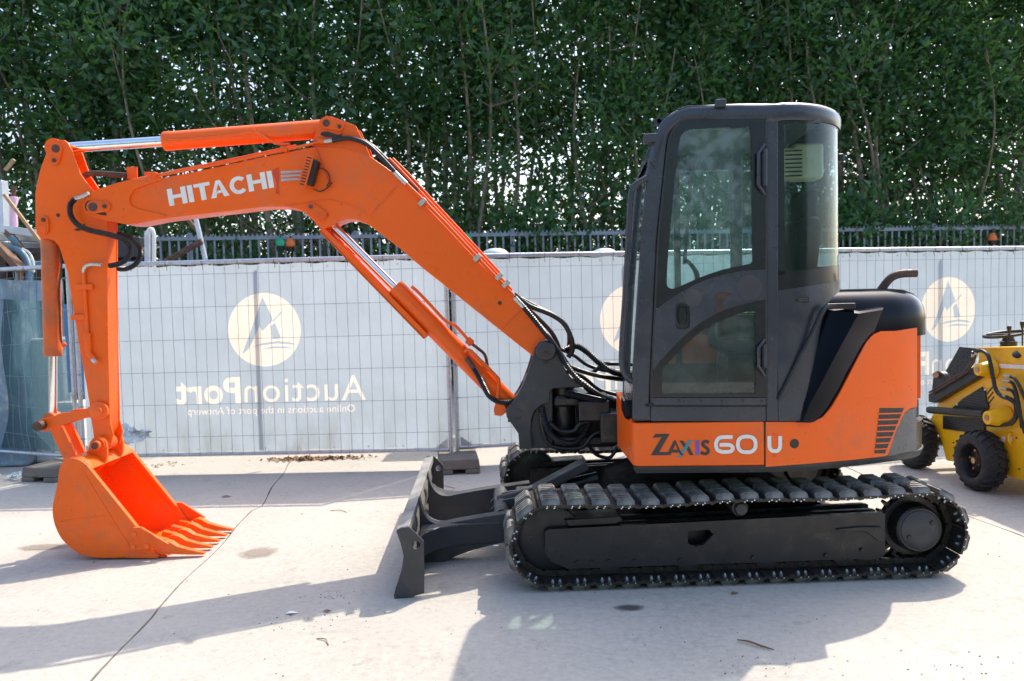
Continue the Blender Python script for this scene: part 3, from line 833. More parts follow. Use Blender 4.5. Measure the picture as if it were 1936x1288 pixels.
for i in range(NT):
    x = -8.9 + i * 19.5 / (NT - 1) + rr.uniform(-.2, .2)
    y = PAL0[1] + (x - PAL0[0]) * PALA + 1.25 + rr.uniform(-.35, .45)
    lab = 'tall dark evergreen hedge tree with thin stems behind the bar fence, %s from the left' % ordw[i]
    t_ = thing('hedge_tree', lab, 'tree', (x, y, 0), 'tall evergreen trees of the hedge')
    t_.rotation_euler = (0, 0, rr.uniform(0, 6.28)); s_ = rr.uniform(0.94, 1.1); t_.scale = (s_, s_, s_)
    if i < 6:
        mb, C, D = tree_parts(100 + i)
        me_o = MB(); me_o.v = [q + Vector((x, y, 0)) for q in mb.v]; me_o.f = mb.f
        tr_ = build('trunk', me_o, M['bark'], parent=t_, recalc=False)
        cr_ = leaf_object('crown', C, D, 0.165, M['leaf'], t_, 200 + i)
        VAR.append((tr_.data, cr_.data))
    else:
        a_, b_ = VAR[(i * 5 + i // 6) % 6]
        for nm, me in (('trunk', a_), ('crown', b_)):
            o = bpy.data.objects.new(nm, me); COL.objects.link(o); o.parent = t_
# low laurel shrubs at the foot of the hedge
def shrub_parts(seed):
    rg = np.random.default_rng(seed); rr_ = random.Random(seed)
    mb = MB(); C = []; D = []
    for s in range(9):
        a = 2 * math.pi * s / 9 + rr_.uniform(-.3, .3); ln = rr_.uniform(0.5, 0.8); h = rr_.uniform(1.9, 2.9)
        e = Vector((ln * math.cos(a), ln * 0.7 * math.sin(a), h))
        mb.tube([Vector((0, 0, 0)), e * 0.5 + Vector((0, 0, 0.15)), e], [0.02, 0.014, 0.006], 5)
        for f in (0.35, 0.55, 0.75, 1.0):
            c = np.array(e) * f; n = int(rg.uniform(55, 95)); sd = 0.20
            q = rg.normal(size=(n, 3)) * sd; C.append(c + q); D.append(q * 2 + rg.normal(size=(n, 3)) * 0.3 + np.array([0, 0, .2]))
    return mb, np.concatenate(C), np.concatenate(D)
SV = []
SX = [-8.2, -7.6, -6.9, -6.0, -4.6, -3.3, -1.6, -0.2, 0.8, 1.8, 2.9, 5.0, 5.9, 6.8, 7.7, 8.7, 9.6, 10.5]
SH = [1.0, 1.12, .95, 1.05, 0.9, 0.98, 1.02, 1.1, 1.2, 1.0, 1.08, 1.1, 1.22, 1.15, 1.25, 1.1, 1.15, 1.1]
for i, x in enumerate(SX):
    y = PAL0[1] + (x - PAL0[0]) * PALA + (0.80 if i % 2 else 0.62)
    lab = 'low green laurel shrub at the foot of the hedge, %s from the left' % ordw[i]
    t_ = thing('laurel_shrub', lab, 'shrub', (x, y, 0), 'laurel shrubs behind the bar fence')
    t_.rotation_euler = (0, 0, i * 1.3); t_.scale = (SH[i],) * 3
    if i < 3:
        mb, C, D = shrub_parts(300 + i)
        mo = MB(); mo.v = [q + Vector((x, y, 0)) for q in mb.v]; mo.f = mb.f
        a_ = build('stem', mo, M['bark'], parent=t_, recalc=False)
        b_ = leaf_object('foliage', C, D, 0.14, M['leaf_low'], t_, 320 + i)
        SV.append((a_.data, b_.data))
    else:
        for nm, me in zip(('stem', 'foliage'), SV[i % 3]):
            o = bpy.data.objects.new(nm, me); COL.objects.link(o); o.parent = t_

# the dense inner side of the hedge, one mass of foliage behind the front stems
rg = np.random.default_rng(77)
nC = 3350
cx = rg.uniform(-12.5, 12.5, nC); cz = 0.6 + 8.0 * rg.random(nC)
cz[:750] = 0.6 + 2.6 * rg.random(750); cx[750:1400] = rg.uniform(3.0, 12.5, 650)
cy = PAL0[1] + (cx - PAL0[0]) * PALA + 2.9 + rg.normal(size=nC) * 0.45
Cc = []; Dd = []
for k in range(nC):
    n = int(rg.uniform(16, 36)); sd = rg.uniform(.14, .26)
    q = rg.normal(size=(n, 3)) * sd; Cc.append(np.array([cx[k], cy[k], cz[k]]) + q); Dd.append(q * 2 + rg.normal(size=(n, 3)) * .4 + np.array([0, 0, .15]))
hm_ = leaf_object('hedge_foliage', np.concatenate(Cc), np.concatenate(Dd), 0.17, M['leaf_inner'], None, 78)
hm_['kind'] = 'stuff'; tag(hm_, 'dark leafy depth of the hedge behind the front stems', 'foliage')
# tree belt on the photographer's side of the yard, seen mirrored in the cab glass
nC = 700
cx = rg.uniform(-22, 26, nC); cz = 0.6 + 7.5 * rg.random(nC); cy = -11 + rg.normal(size=nC) * 0.8
Cc = []; Dd = []
for k in range(nC):
    q = rg.normal(size=(34, 3)) * .55; Cc.append(np.array([cx[k], cy[k], cz[k]]) + q); Dd.append(q + rg.normal(size=(34, 3)) * .4)
tb_ = leaf_object('tree_belt', np.concatenate(Cc), np.concatenate(Dd), 0.42, M['leaf'], None, 79)
tb_['kind'] = 'stuff'; tag(tb_, 'dark green tree belt mirrored in the cab door glass', 'tree belt')

# ================================================================== excavator
exc = thing('excavator', 'orange and black tracked excavator with its bucket resting on the concrete', 'excavator', (EC[0], EC[1], 0))
def part(name, mb, mat, parent=None, bevel=0.0, **k): return build(name, mb, M[mat], parent=parent or exc, bevel=bevel, **k)
Rz = lambda a: Matrix.Rotation(a, 3, 'Z')

# ---- crawlers -----------------------------------------------------------------
ZI, RI = 0.252, 0.205            # wheel height, radius of the chain line
UI, US = 0.0, 2.018
def track_path(n):
    L1 = US - UI; per = 2 * L1 + 2 * math.pi * RI
    out = []
    for i in range(n):
        d = per * i / n
        if d < L1:                                    # upper run, front to rear, sagging between the rollers
            f = d / L1
            z = ZI + RI - 0.016 * math.sin(math.pi * min(1, f / 0.52)) ** 2 * (1 if f < 0.52 else 0) - 0.010 * (math.sin(math.pi * (f - 0.52) / 0.48) ** 2 if f > 0.52 else 0)
            out.append((UI + d, z, 0.0))
        elif d < L1 + math.pi * RI:
            a = (d - L1) / RI; out.append((US + RI * math.sin(a), ZI + RI * math.cos(a), a))
        elif d < 2 * L1 + math.pi * RI:
            e = d - L1 - math.pi * RI; out.append((US - e, ZI - RI, math.pi))
        else:
            a = (d - 2 * L1 - math.pi * RI) / RI; out.append((UI - RI * math.sin(a), ZI - RI * math.cos(a), math.pi + a))
    return out
NSH = 40
def shoe_meshes():
    """shoe in its own axes: x along the run, y across, z outwards"""
    st = MB()
    st.box((0, 0, 0.008), (0.128, 0.396, 0.012))
    for y in (-0.055, 0.055):                          # chain links
        lk = cr2([(-0.072, -0.020), (-0.05, -0.036), (-0.02, -0.032), (0.02, -0.032), (0.05, -0.036), (0.072, -0.020), (0.06, 0.0), (-0.06, 0.0)], 1, True)
        st.prism(lk, lambda a, b, t: Vector((a, t, b)), y - 0.014, y + 0.014)
    st.cyl((-0.056, -0.075, -0.018), (-0.056, 0.075, -0.018), 0.015, seg=10)
    st.box((-0.060, 0, 0.003), (0.014, 0.39, 0.014)); st.box((0.060, 0, 0.003), (0.014, 0.39, 0.014))
    pd = MB()
    A = [(-0.048, 0.014), (0.048, 0.014), (0.048, 0.034), (0.040, 0.042), (-0.040, 0.042), (-0.048, 0.034)]
    for y0, y1 in ((-0.192, -0.014), (0.014, 0.192)):
        pd.loops([Vector((a, y0 + (0.018 if b > .03 else 0), b)) for a, b in A], [Vector((a, y1 - (0.018 if b > .03 else 0), b)) for a, b in A])
    for y in (-0.165, -0.125, -0.085, -0.045, 0.045, 0.085, 0.125, 0.165):
        pd.box((0.0, y, 0.0435), (0.070, 0.020, 0.005))
    bl = MB()
    for y in (-0.155, 0.155):
        for x in (-0.02, 0.02):
            bl.cyl((x, y, 0.002), (x, y, -0.007), 0.009, seg=6); bl.cyl((x, y, -0.006), (x, y, -0.014), 0.005, seg=8)
    bl2 = MB()
    for x in (-0.02, 0.02):
        for y in (-0.199, 0.199): bl2.cyl((x, y, 0.008), (x, y * 1.015, 0.008), 0.004, seg=6)
    me = []
    for nm, mb, mt in (('s', st, 'steel'), ('p', pd, 'pad'), ('b', bl, 'bolt'), ('c', bl2, 'bolt')): me.append((mb, mt))
    tot = MB(); midx = []
    for i, (mb, mt) in enumerate(me):
        tot.add(mb.v, mb.f); midx += [i] * len(mb.f)
    m_ = bpy.data.meshes.new('track_shoe')
    m_.from_pydata([tuple(q) for q in tot.v], [], tot.f)
    for mb, mt in me: m_.materials.append(M[mt])
    m_.polygons.foreach_set('material_index', midx)
    b = bmesh.new(); b.from_mesh(m_); bmesh.ops.recalc_face_normals(b, faces=b.faces); b.to_mesh(m_); b.free()
    m_.polygons.foreach_set('use_smooth', [True] * len(m_.polygons)); m_.set_sharp_from_angle(angle=R(35))
    return m_
SHOE = shoe_meshes()
def crawler(side, label):
    vc = side * 0.80
    root = bpy.data.objects.new('crawler_track', None); root.empty_display_size = 0.1
    COL.objects.link(root); root.parent = exc; BASE[root.name] = BASE[exc.name]
    root['label'] = label
    for (u, z, a) in track_path(NSH):
        o = bpy.data.objects.new('track_shoe', SHOE); COL.objects.link(o); o.parent = root
        w_ = TW(u, vc, z) - BASE[exc.name]
        tx = Vector((math.cos(a) * math.cos(TA), math.cos(a) * math.sin(TA), -math.sin(a)))
        ty = Vector((-math.sin(TA), math.cos(TA), 0))
        tz = tx.cross(ty)
        mm = Matrix.Identity(4)
        for i in range(3): mm[i][0] = tx[i]; mm[i][1] = ty[i]; mm[i][2] = tz[i]; mm[i][3] = w_[i]
        o.matrix_local = mm @ Matrix.Rotation(random.uniform(-.012, .012), 4, 'Y')
    fr = lambda a, b, t: TW(a, t, b)
    o0, o1 = vc - side * -0.0 - 0.12, vc + 0.12
    # side frame: a box beam with a rounded front
    prof = [(0.09, 0.10), (1.80, 0.098), (1.83, 0.12), (1.83, 0.345), (1.80, 0.352), (-0.005, 0.320), (-0.030, 0.310), (-0.035, 0.20), (0.0, 0.145)]
    hole = [(0.745, 0.215), (0.745, 0.285), (0.86, 0.290), (0.885, 0.262), (0.83, 0.205), (0.79, 0.200)]
    part('side_frame', MB().plate(prof, [hole], fr, vc - 0.115, vc - 0.085).plate(prof, [hole], fr, vc + 0.085, vc + 0.115), 'track_black', root)
    part('frame_core', MB().prism(inset(prof, 0.006), fr, vc - 0.015, vc + 0.015), 'track_black', root)
    top = [(0.10, 0.325), (0.36, 0.330), (0.40, 0.35), (0.38, 0.372), (0.08, 0.362)]
    part('idler_guard', MB().prism(top, fr, vc - 0.09, vc + 0.09), 'track_black', root, bevel=0.005)
    ax = TW(0, 1, 0) - TW(0, 0, 0)
    part('idler_wheel', MB().lathe(TW(UI, vc - 0.06, ZI), ax, [(0, 0.03), (0.0, 0.15), (0.008, 0.178), (0.03, 0.185), (0.09, 0.185), (0.112, 0.178), (0.12, 0.15), (0.12, 0.03)], 36), 'track_black', root)
    # sprocket with teeth
    teeth = []
    for i in range(21):
        a = 2 * math.pi * i / 21
        for d, r_ in ((-.075, .165), (-.04, .196), (.04, .196), (.075, .165)): teeth.append((US + r_ * math.cos(a + d), ZI + r_ * math.sin(a + d)))
    part('sprocket', MB().prism(teeth, fr, vc - 0.02, vc + 0.02), 'track_black', root)
    s_ = -1 if side < 0 else 1
    pm = MB().lathe(TW(US, vc, ZI), ax * s_, [(-0.05, 0.05), (-0.05, 0.12), (0.02, 0.165), (0.035, 0.165), (0.035, 0.135), (0.12, 0.128), (0.128, 0.118), (0.128, 0.02)], 32)
    part('drive_motor', pm, 'track_black', root)
    pc = MB().lathe(TW(US, vc + s_ * 0.122, ZI), ax * s_, [(0, 0.02), (0.0, 0.108), (0.010, 0.108), (0.016, 0.100), (0.018, 0.03)], 32)
    part('motor_cover', pc, 'dark', root)
    bb = MB()
    for q in (0.6, 3.6): bb.cyl(TW(US + .075 * math.cos(q), vc + s_ * .135, ZI + .075 * math.sin(q)), TW(US + .075 * math.cos(q), vc + s_ * .147, ZI + .075 * math.sin(q)), 0.012, seg=6)
    part('plug_pair', bb, 'track_black', root, kind='stuff')
    part('carrier_roller', MB().lathe(TW(1.04, vc + s_ * 0.02, 0.395), ax * s_, [(-0.08, 0.01), (-0.08, 0.044), (0.07, 0.044), (0.072, 0.036), (0.09, 0.036), (0.10, 0.030), (0.10, 0.01)], 20), 'dark', root)
    for k in range(4):
        u = 0.32 + k * 0.43
        part('bottom_roller', MB().lathe(TW(u, vc - 0.095, 0.118), ax, [(0, 0.02), (0, 0.062), (0.035, 0.062), (0.04, 0.05), (0.15, 0.05), (0.155, 0.062), (0.19, 0.062), (0.19, 0.02)], 18), 'track_black', root)
    bt = MB()
    for u, z in ((0.14, .135), (0.22, .134), (0.31, .134), (0.45, .130), (0.70, .128), (1.10, .128), (1.50, .128), (1.70, .15)):
        bt.cyl(TW(u, vc + s_ * 0.114, z), TW(u, vc + s_ * 0.128, z), 0.012, seg=6)
    part('frame_bolt_row', bt, 'track_black', root, kind='stuff')
    br = MB().prism(cr2([(1.56, .272), (1.80, .277), (1.82, .20), (1.78, .20), (1.72, .252), (1.60, .258)], 2, True), fr, vc + s_ * 0.115, vc + s_ * 0.13)
    part('motor_bracket', br, 'track_black', root, bevel=0.003)
    return root
crawler(-1, 'near crawler track with worn rubber pads')
crawler(1, 'far crawler track')
cf = MB()
cf.prism([(0.45, 0.18), (1.60, 0.18), (1.62, 0.32), (1.45, 0.42), (0.78, 0.42), (0.50, 0.33)], lambda a, b, t: TW(a, t, b), -0.66, 0.66)
part('undercarriage_frame', cf, 'under', bevel=0.01)
part('slewing_ring', MB().cyl(Vector((EC[0], EC[1], 0.41)), Vector((EC[0], EC[1], 0.62)), 0.34, seg=40), 'under')

# ---- dozer blade ----------------------------------------------------------------
bl = bpy.data.objects.new('dozer_blade', None); COL.objects.link(bl); bl.parent = exc; BASE[bl.name] = BASE[exc.name]; bl.empty_display_size = 0.1
trk = lambda a, b, t: TW(a, t, b)
ep = [T(x, y, -1.0) for x, y in [(749, 1004), (758, 998), (773, 997), (786, 1008), (801, 1024), (802, 1080), (802, 1122), (775, 1129), (745, 1133), (752, 1105), (760, 1075), (763, 1052), (758, 1030)]]
hc = T(787, 1031, -1.0)
for v0, v1 in ((-1.0, -0.985), (0.985, 1.0)):
    part('end_plate', MB().plate(ep, [circ(hc[0], hc[1], 0.021, 16)], trk, v0, v1), 'dark', bl, bevel=0.002)
mold = [ep[0], ep[12 - 0], ep[11]]
f_ = [ep[0], ep[12], ep[11], ep[10], ep[9]]
front = [ep[0], ep[12], ep[11], ep[10], ep[9], ep[8]]
back = [(a + 0.022, b) for a, b in front]
rows = [[TW(a, v, b) for a, b in front] for v in np.linspace(-0.984, 0.984, 24)]
part('moldboard', MB().slab(rows, TW(0.022, 0, 0) - TW(0, 0, 0)), 'blade', bl)
e0, e2 = ep[0], ep[2]
part('top_beam', MB().prism([(e0[0] - .002, e0[1] + .004), (e2[0], e2[1] + .004), (e2[0], e2[1] - 0.05), (e0[0] + .02, e0[1] - .05)], trk, -0.983, 0.983), 'blade', bl, bevel=0.006)
part('cutting_edge', MB().prism([(ep[8][0] - .004, 0.004), (ep[8][0] + .11, 0.004), (ep[8][0] + .05, 0.05), (ep[8][0] + .01, 0.06)], trk, -0.982, 0.982), 'steel', bl, bevel=0.003)
for sgn in (-1, 1):
    at_ = [T(x, y, -0.36) for x, y in cr2([(793, 938), (800, 962), (812, 980), (834, 988), (868, 982), (915, 974), (968, 966), (1012, 960)], 3) + cr2([(1012, 1010), (968, 1018), (930, 1027), (880, 1041), (845, 1056), (822, 1072), (806, 1086), (798, 1090)], 3)]
    part('blade_arm', MB().prism(at_, trk, sgn * 0.36 - 0.045, sgn * 0.36 + 0.045), 'dark', bl, bevel=0.006)
    g0 = ep[2][0]
    fl_ = [(g0 + .012, sgn * .74), (g0 + .05, sgn * .60), (g0 + .12, sgn * .49), (g0 + .24, sgn * .432), (g0 + .40, sgn * .412), (g0 + .58, sgn * .402), (g0 + .58, sgn * .38), (g0 + .012, sgn * .38)]
    part('arm_flare', MB().prism(fl_, lambda a, b, t: TW(a, b, t), 0.10, 0.232), 'dark', bl, bevel=0.012)
g0 = ep[2][0]
part('cross_tube', MB().cyl(TW(g0 + 0.50, -0.32, 0.235), TW(g0 + 0.50, 0.32, 0.235), 0.050, seg=20), 'dark', bl)
part('blade_frame', MB().box(TW(g0 + 0.70, 0, 0.23), (0.20, 0.72, 0.10), Rz(TA)), 'dark', bl, bevel=0.02)
for sgn in (-0.10, 0.10):
    lug = [(g0 + .44, .21), (g0 + .48, .275), (g0 + .58, .30), (g0 + .68, .29), (g0 + .70, .22)]
    part('cylinder_lug', MB().prism(cr2(lug, 3, True), trk, sgn - .012, sgn + .012), 'dark', bl)
cg0 = TP(1010, 928, -0.05); cg1 = TP(1108, 876, -0.05)
dv = (cg1 - cg0).normalized(); sd_ = Vector((0, 1, 0)); up_ = dv.cross(sd_).normalized()
part('cylinder_guard', MB().box((cg0 + cg1) / 2, ((cg1 - cg0).length, 0.16, 0.055), Matrix((dv, sd_, -up_)).transposed()), 'dark', bl, bevel=0.006)
part('blade_cylinder', MB().cyl(TW(g0 + .48, 0, .25), TP(1130, 905, 0.0), 0.045, seg=18), 'track_black', bl)

# ---- boom, arm, bucket ------------------------------------------------------------
BY0, BY1 = 5.29, 5.49            # boom
AY0, AY1 = 5.318, 5.462          # arm
KY0, KY1 = 5.09, 5.69            # bucket
BC = 0.5 * (BY0 + BY1)
def xz(pts, Y):
    o = []
    for x, y in pts:
        q = W(x, y, Y); o.append((q.x, q.z))
    return o
fy = lambda a, b, t: Vector((a, t, b))
boom_top = [(232, 343), (300, 337.5), (341, 330), (400, 318), (450, 307), (491, 298), (527, 291), (574, 281), (605, 276.5), (644, 278.5), (683, 288), (703, 298), (729, 316), (750, 332), (796, 379), (850, 436), (903, 493), (950, 541), (976, 568), (1007, 601), (1034, 632), (1048, 648), (1051, 668), (1040, 686), (1022, 686)]
boom_bot = [(1007, 673), (980, 652), (945, 624), (900, 588), (852, 549), (800, 508), (755, 469), (708, 433), (690, 421), (670, 414.5), (652, 415), (636, 421), (626, 428), (613, 432), (601, 429), (594, 419), (584, 409), (574, 401), (561, 395), (540, 391), (500, 391), (450, 397), (380, 405), (297, 415.5), (255, 424), (232, 424)]
boom = xz(boom_top + boom_bot, BY0)
part('boom', MB().prism(boom, fy, BY0, BY1), 'orange', bevel=0.007)
# doubling plates that stand proud of the boom sides
dbl = xz([(243, 352), (300, 340), (300, 344), (262, 360), (250, 372), (247, 384), (255, 394), (300, 404), (300, 412), (243, 421)], BY0)
fork = xz(cr2([(158, 391), (161, 378), (172, 366), (190, 357), (240, 342), (272, 337), (310, 338), (262, 356), (249, 370), (247, 383), (258, 394), (312, 407), (297, 414), (258, 422), (240, 424), (205, 418), (180, 411), (165, 404)], 3, True), BY0)
for y0, y1 in ((BY0 - 0.014, BY0 + 0.022), (BY1 - 0.022, BY1 + 0.014)):
    part('boom_fork', MB().prism(fork, fy, y0, y1), 'orange', bevel=0.004)
# upper bracket for the arm cylinder
brk = xz([(590, 276), (592, 264), (602, 234), (608, 223), (616, 218.5), (627, 220), (672, 237), (681, 256), (688, 268), (700, 297), (660, 290), (620, 284)], BY0)
for y0, y1 in ((BY0 + 0.004, BY0 + 0.030), (BY1 - 0.030, BY1 - 0.004)):
    part('cylinder_bracket', MB().prism(brk, fy, y0, y1), 'orange_dull', bevel=0.003)
def pin_cap(c, ang, r=0.034, L=0.085, Y=BY0, mat='orange_dull', pinmat='rust', depth=0.016, name='pin_keeper'):
    """slotted keeper plate with its pin end and bolt"""
    q = W(c[0], c[1], Y); dx, dz = math.cos(ang), math.sin(ang)
    pts = [(q.x + r * math.cos(ang + math.pi / 2 + math.pi * i / 8), q.z + r * math.sin(ang + math.pi / 2 + math.pi * i / 8)) for i in range(9)]
    pts += [(q.x + L * dx + r * .8 * math.cos(ang - math.pi / 2 + math.pi * i / 8), q.z + L * dz + r * .8 * math.sin(ang - math.pi / 2 + math.pi * i / 8)) for i in range(9)]
    o = part(name, MB().prism(pts, fy, Y - depth, Y), mat, bevel=0.002)
    part('pin_end', MB().cyl((q.x, Y - depth - 0.004, q.z), (q.x, Y, q.z), r * 0.66, seg=18), pinmat, o)
    part('keeper_bolt', MB().cyl((q.x + L * dx, Y - depth - 0.010, q.z + L * dz), (q.x + L * dx, Y, q.z + L * dz), 0.013, seg=6), 'rust', o)
pin_cap((618, 234), -0.28, Y=BY0 + 0.002)
pin_cap((609, 407), 2.46, Y=BY0 - 0.001, pinmat='orange_dull')
pin_cap((178, 392), 0.02, r=0.042, L=0.075, Y=BY0 - 0.014)
# arm
arm = xz([(89, 285), (96, 271), (107, 264.5), (121, 264.5), (128, 270), (136, 285), (142, 303), (152, 329), (166, 349), (190, 378), (203, 400), (203, 425), (203, 533), (204, 640), (207, 758), (208, 800), (214, 822), (208, 846), (195, 856), (183, 852), (178, 840), (176, 820), (168, 758), (163, 727), (150, 655), (137, 577), (129, 520), (119, 489), (111, 465), (102, 455), (90, 451), (76, 451), (69, 442), (67, 428), (66.5, 368), (70, 345), (77.5, 316)], AY0)
am = MB().prism(arm, fy, AY0, AY0 + 0.016).prism(arm, fy, AY1 - 0.016, AY1)
part('arm_side_plate', MB().prism(arm, fy, AY0, AY0 + 0.016), 'orange', bevel=0.003)
part('arm_side_plate', MB().prism(arm, fy, AY1 - 0.016, AY1), 'orange', bevel=0.003)
core_low = xz([(118, 470), (203, 400), (203, 533), (207, 758), (208, 812), (196, 835), (181, 820), (168, 758), (150, 655), (137, 577), (129, 525)], AY0)
cl2 = inset(core_low, 0.004)
part('arm_box', MB().prism(cl2, fy, AY0 + 0.015, AY1 - 0.015), 'orange')
core_top = xz([(112, 300), (122, 296), (130, 318), (143, 345), (176, 382), (195, 410), (150, 430), (118, 470), (106, 452), (90, 440), (78, 430), (80, 370), (88, 330)], AY0)
part('arm_web', MB().prism(inset(core_top, 0.012), fy, AY0 + 0.015, AY1 - 0.015), 'orange_dull')
pin_cap((108, 282), -1.75, Y=AY0, pinmat='rust', r=0.038, L=0.075)
pin_cap((84, 434), 1.45, Y=AY0, pinmat='orange', r=0.034, L=0.06)
# weld seam and scuffs on the arm
part('arm_hole', MB().cyl(W(110, 407, AY0) + Vector((0, -0.002, 0)), W(110, 407, AY0) + Vector((0, 0.01, 0)), 0.012, seg=14), 'grease_hole_shade')  # flat dark disc painted as a shaded hole

def cylinder(name, p_rod, p_mid, p_end, r_rod, r_bar, Y, mat='orange', extra=None):
    a = W(*p_rod, Y); m1 = W(*p_mid, Y); e = W(*p_end, Y)
    d = (e - a).normalized()
    o = part(name, MB().lathe(m1, d, [(-0.004, r_rod * 1.05), (-0.004, r_bar * 0.98), (0.004, r_bar * 1.03), (0.05, r_bar * 1.03), (0.055, r_bar), ((e - m1).length - 0.03, r_bar), ((e - m1).length, r_bar * 0.8)], 32), mat)
    part('piston_rod', MB().cyl(a, m1 + d * 0.02, r_rod, seg=24), 'chrome', o)
    for q, rr_ in ((a, r_rod * 1.7), (e, r_bar * 0.85)):
        part('rod_eye', MB().cyl(q + Vector((0, -0.045, 0)), q + Vector((0, 0.045, 0)), rr_, seg=20), mat, o)
    return o, a, m1, e, d
ac, *_ = cylinder('arm_cylinder', (108, 281), (312, 267.5), (618, 241), 0.034, 0.060, BC)
pp = [W(318, 266, BC - .062), W(345, 265.5, BC - .066), W(420, 259, BC - .066), W(478, 252, BC - .066), W(492, 255, BC - .066), W(512, 267, BC - .068), W(530, 272, BC - .07), W(548, 273, BC - .07)]
part('cylinder_pipe', MB().tube(cr(pp, 5), 0.010, 10), 'orange', ac)
part('pipe_clamp', MB().box(W(480, 250, BC - .062), (0.022, 0.02, 0.035)), 'orange', ac, bevel=0.003)
bcyl, ba, bm_, be, bd = cylinder('boom_cylinder', (608, 406), (747, 545), (972, 774), 0.030, 0.064, BC)
# guard below the boom cylinder rod: a long channel
g_a = W(604, 436, BC - 0.07); g_b = W(802, 640, BC - 0.07)
gd = (g_b - g_a).normalized(); gn = Vector((gd.z, 0, -gd.x))
gm_ = MB()
for (o0, o1, y0, y1) in ((0.0, 0.035, -0.072, -0.064), (0.0, 0.035, 0.064, 0.072), (-0.006, 0.004, -0.072, 0.072)):
    A = [g_a + Vector((0, 0.07 + y, 0)) + gn * -o for y in (y0, y1) for o in (o0, o1)]
    A = [A[0], A[1], A[3], A[2]]
    gm_.loops(A, [q + gd * (g_b - g_a).length for q in A])
part('rod_guard', gm_, 'orange', bcyl)
pp = [W(778, 542, BC - .02), W(790, 552, BC - .02), W(815, 578, BC - .02), W(838, 603, BC - .02), W(850, 611, BC - .02), W(862, 617, BC - .02), W(884, 641, BC - .02), W(895, 651, BC - .02)]
part('cylinder_pipe', MB().tube(cr(pp, 5), 0.011, 10), 'orange', bcyl)
pq = W(888, 646, BC - .02); part('pipe_coupling', MB().box(pq, (0.045, 0.045, 0.045), Matrix.Rotation(0.75, 3, 'Y')), 'orange_dull', bcyl, bevel=0.006)
part('cylinder_pipe', MB().tube(cr([W(889, 648, BC - .02), W(905, 660, BC - .02), W(917, 672, BC - .02), W(922, 694, BC - .02)], 5), 0.010, 8), 'rust', bcyl)
pp = [W(878, 666, BC - .075), W(888, 663, BC - .08), W(906, 680, BC - .08), W(938, 712, BC - .075), W(943, 722, BC - .075), W(941, 745, BC - .08), W(939, 770, BC - .08), W(938, 785, BC - .08)]
part('cylinder_pipe', MB().tube(cr(pp, 5), 0.013, 10), 'orange', bcyl)
part('base_lug', MB().cyl(W(945, 775, BC - .10), W(945, 775, BC + .06), 0.040, seg=16), 'orange', bcyl)
# bucket cylinder
kc, *_ = cylinder('bucket_cylinder', (100, 792), (100.5, 672), (91, 436), 0.026, 0.056, BC, mat='orange_dirty')
part('cylinder_pipe', MB().tube(cr([W(113, 470, BC - .03), W(116, 500, BC - .03), W(112, 540, BC - .02), W(113, 590, BC - .02), W(115, 640, BC - .02), W(121, 652, BC - .02)], 5), 0.007, 8), 'rust', kc)
part('pipe_coupling', MB().ball(W(121, 652, BC - .03), 0.016), 'orange_dull', kc)
# links
rk = xz(cr2([(71, 803), (76, 794), (88, 790), (104, 786), (116, 781), (140, 779), (165, 772), (178, 763), (193, 765), (200, 777), (195, 790), (180, 793), (165, 789), (140, 797), (118, 804), (98, 812), (82, 816), (73, 811)], 3, True), AY0 - 0.02)
for y0, y1 in ((AY0 - 0.028, AY0 - 0.006), (AY1 + 0.006, AY1 + 0.028)):
    part('rocker_link', MB().prism(rk, fy, y0, y1), 'orange', bevel=0.003)
q = W(186, 778, AY0 - 0.03); part('pivot_boss', MB().lathe(q + Vector((0, 0.0, 0)), (0, -1, 0), [(-0.02, 0.06), (0, 0.06), (0.004, 0.052), (0.006, 0.034), (0.026, 0.034), (0.03, 0.028)], 24), 'orange')
q = W(80, 804, AY0 - 0.03); part('pivot_pin', MB().cyl(q + Vector((0, -0.06, 0)), q + Vector((0, 0.22, 0)), 0.031, seg=22), 'rust')
lk = xz([(93, 812), (116, 806), (124, 822), (146, 868), (160, 882), (150, 896), (132, 890), (118, 866)], AY0 + 0.0)
for y0, y1 in ((AY0 + 0.004, AY0 + 0.03), (AY1 - 0.03, AY1 - 0.004)):
    part('bucket_link', MB().prism(lk, fy, y0, y1), 'orange_bucket', bevel=0.003)
# bucket
bk = bpy.data.objects.new('bucket', None); COL.objects.link(bk); bk.parent = exc; BASE[bk.name] = BASE[exc.name]; bk.empty_display_size = 0.1
back_c = cr2([(166, 881), (152.6, 871.5), (139, 867), (124, 868), (113, 883), (109, 911), (103, 938), (99, 961), (101, 984), (107.5, 1003), (117, 1020), (133, 1036), (149, 1047), (168, 1053), (198, 1055.5), (256, 1054)], 3)
side = xz(back_c + [(300, 1056), (262, 1000), (254.7, 994), (229, 968), (197.8, 924)], KY0)
for y0, y1 in ((KY0, KY0 + 0.014), (KY1 - 0.014, KY1)):
    part('side_plate', MB().prism(side, fy, y0, y1), 'orange_bucket', bk, bevel=0.003)
wr = xz(back_c + [(310, 1055)], KY0)
rows = [[Vector((a, y, b)) for a, b in wr] for y in np.linspace(KY0 + 0.0142, KY1 - 0.0142, 10)]
cx_ = sum(a for a, b in wr) / len(wr); cz_ = sum(b for a, b in wr) / len(wr)
part('wrapper', MB().slab(rows, lambda q: (Vector((cx_ - q.x, 0, cz_ - q.z)).normalized() * 0.013)), 'orange_bucket', bk)
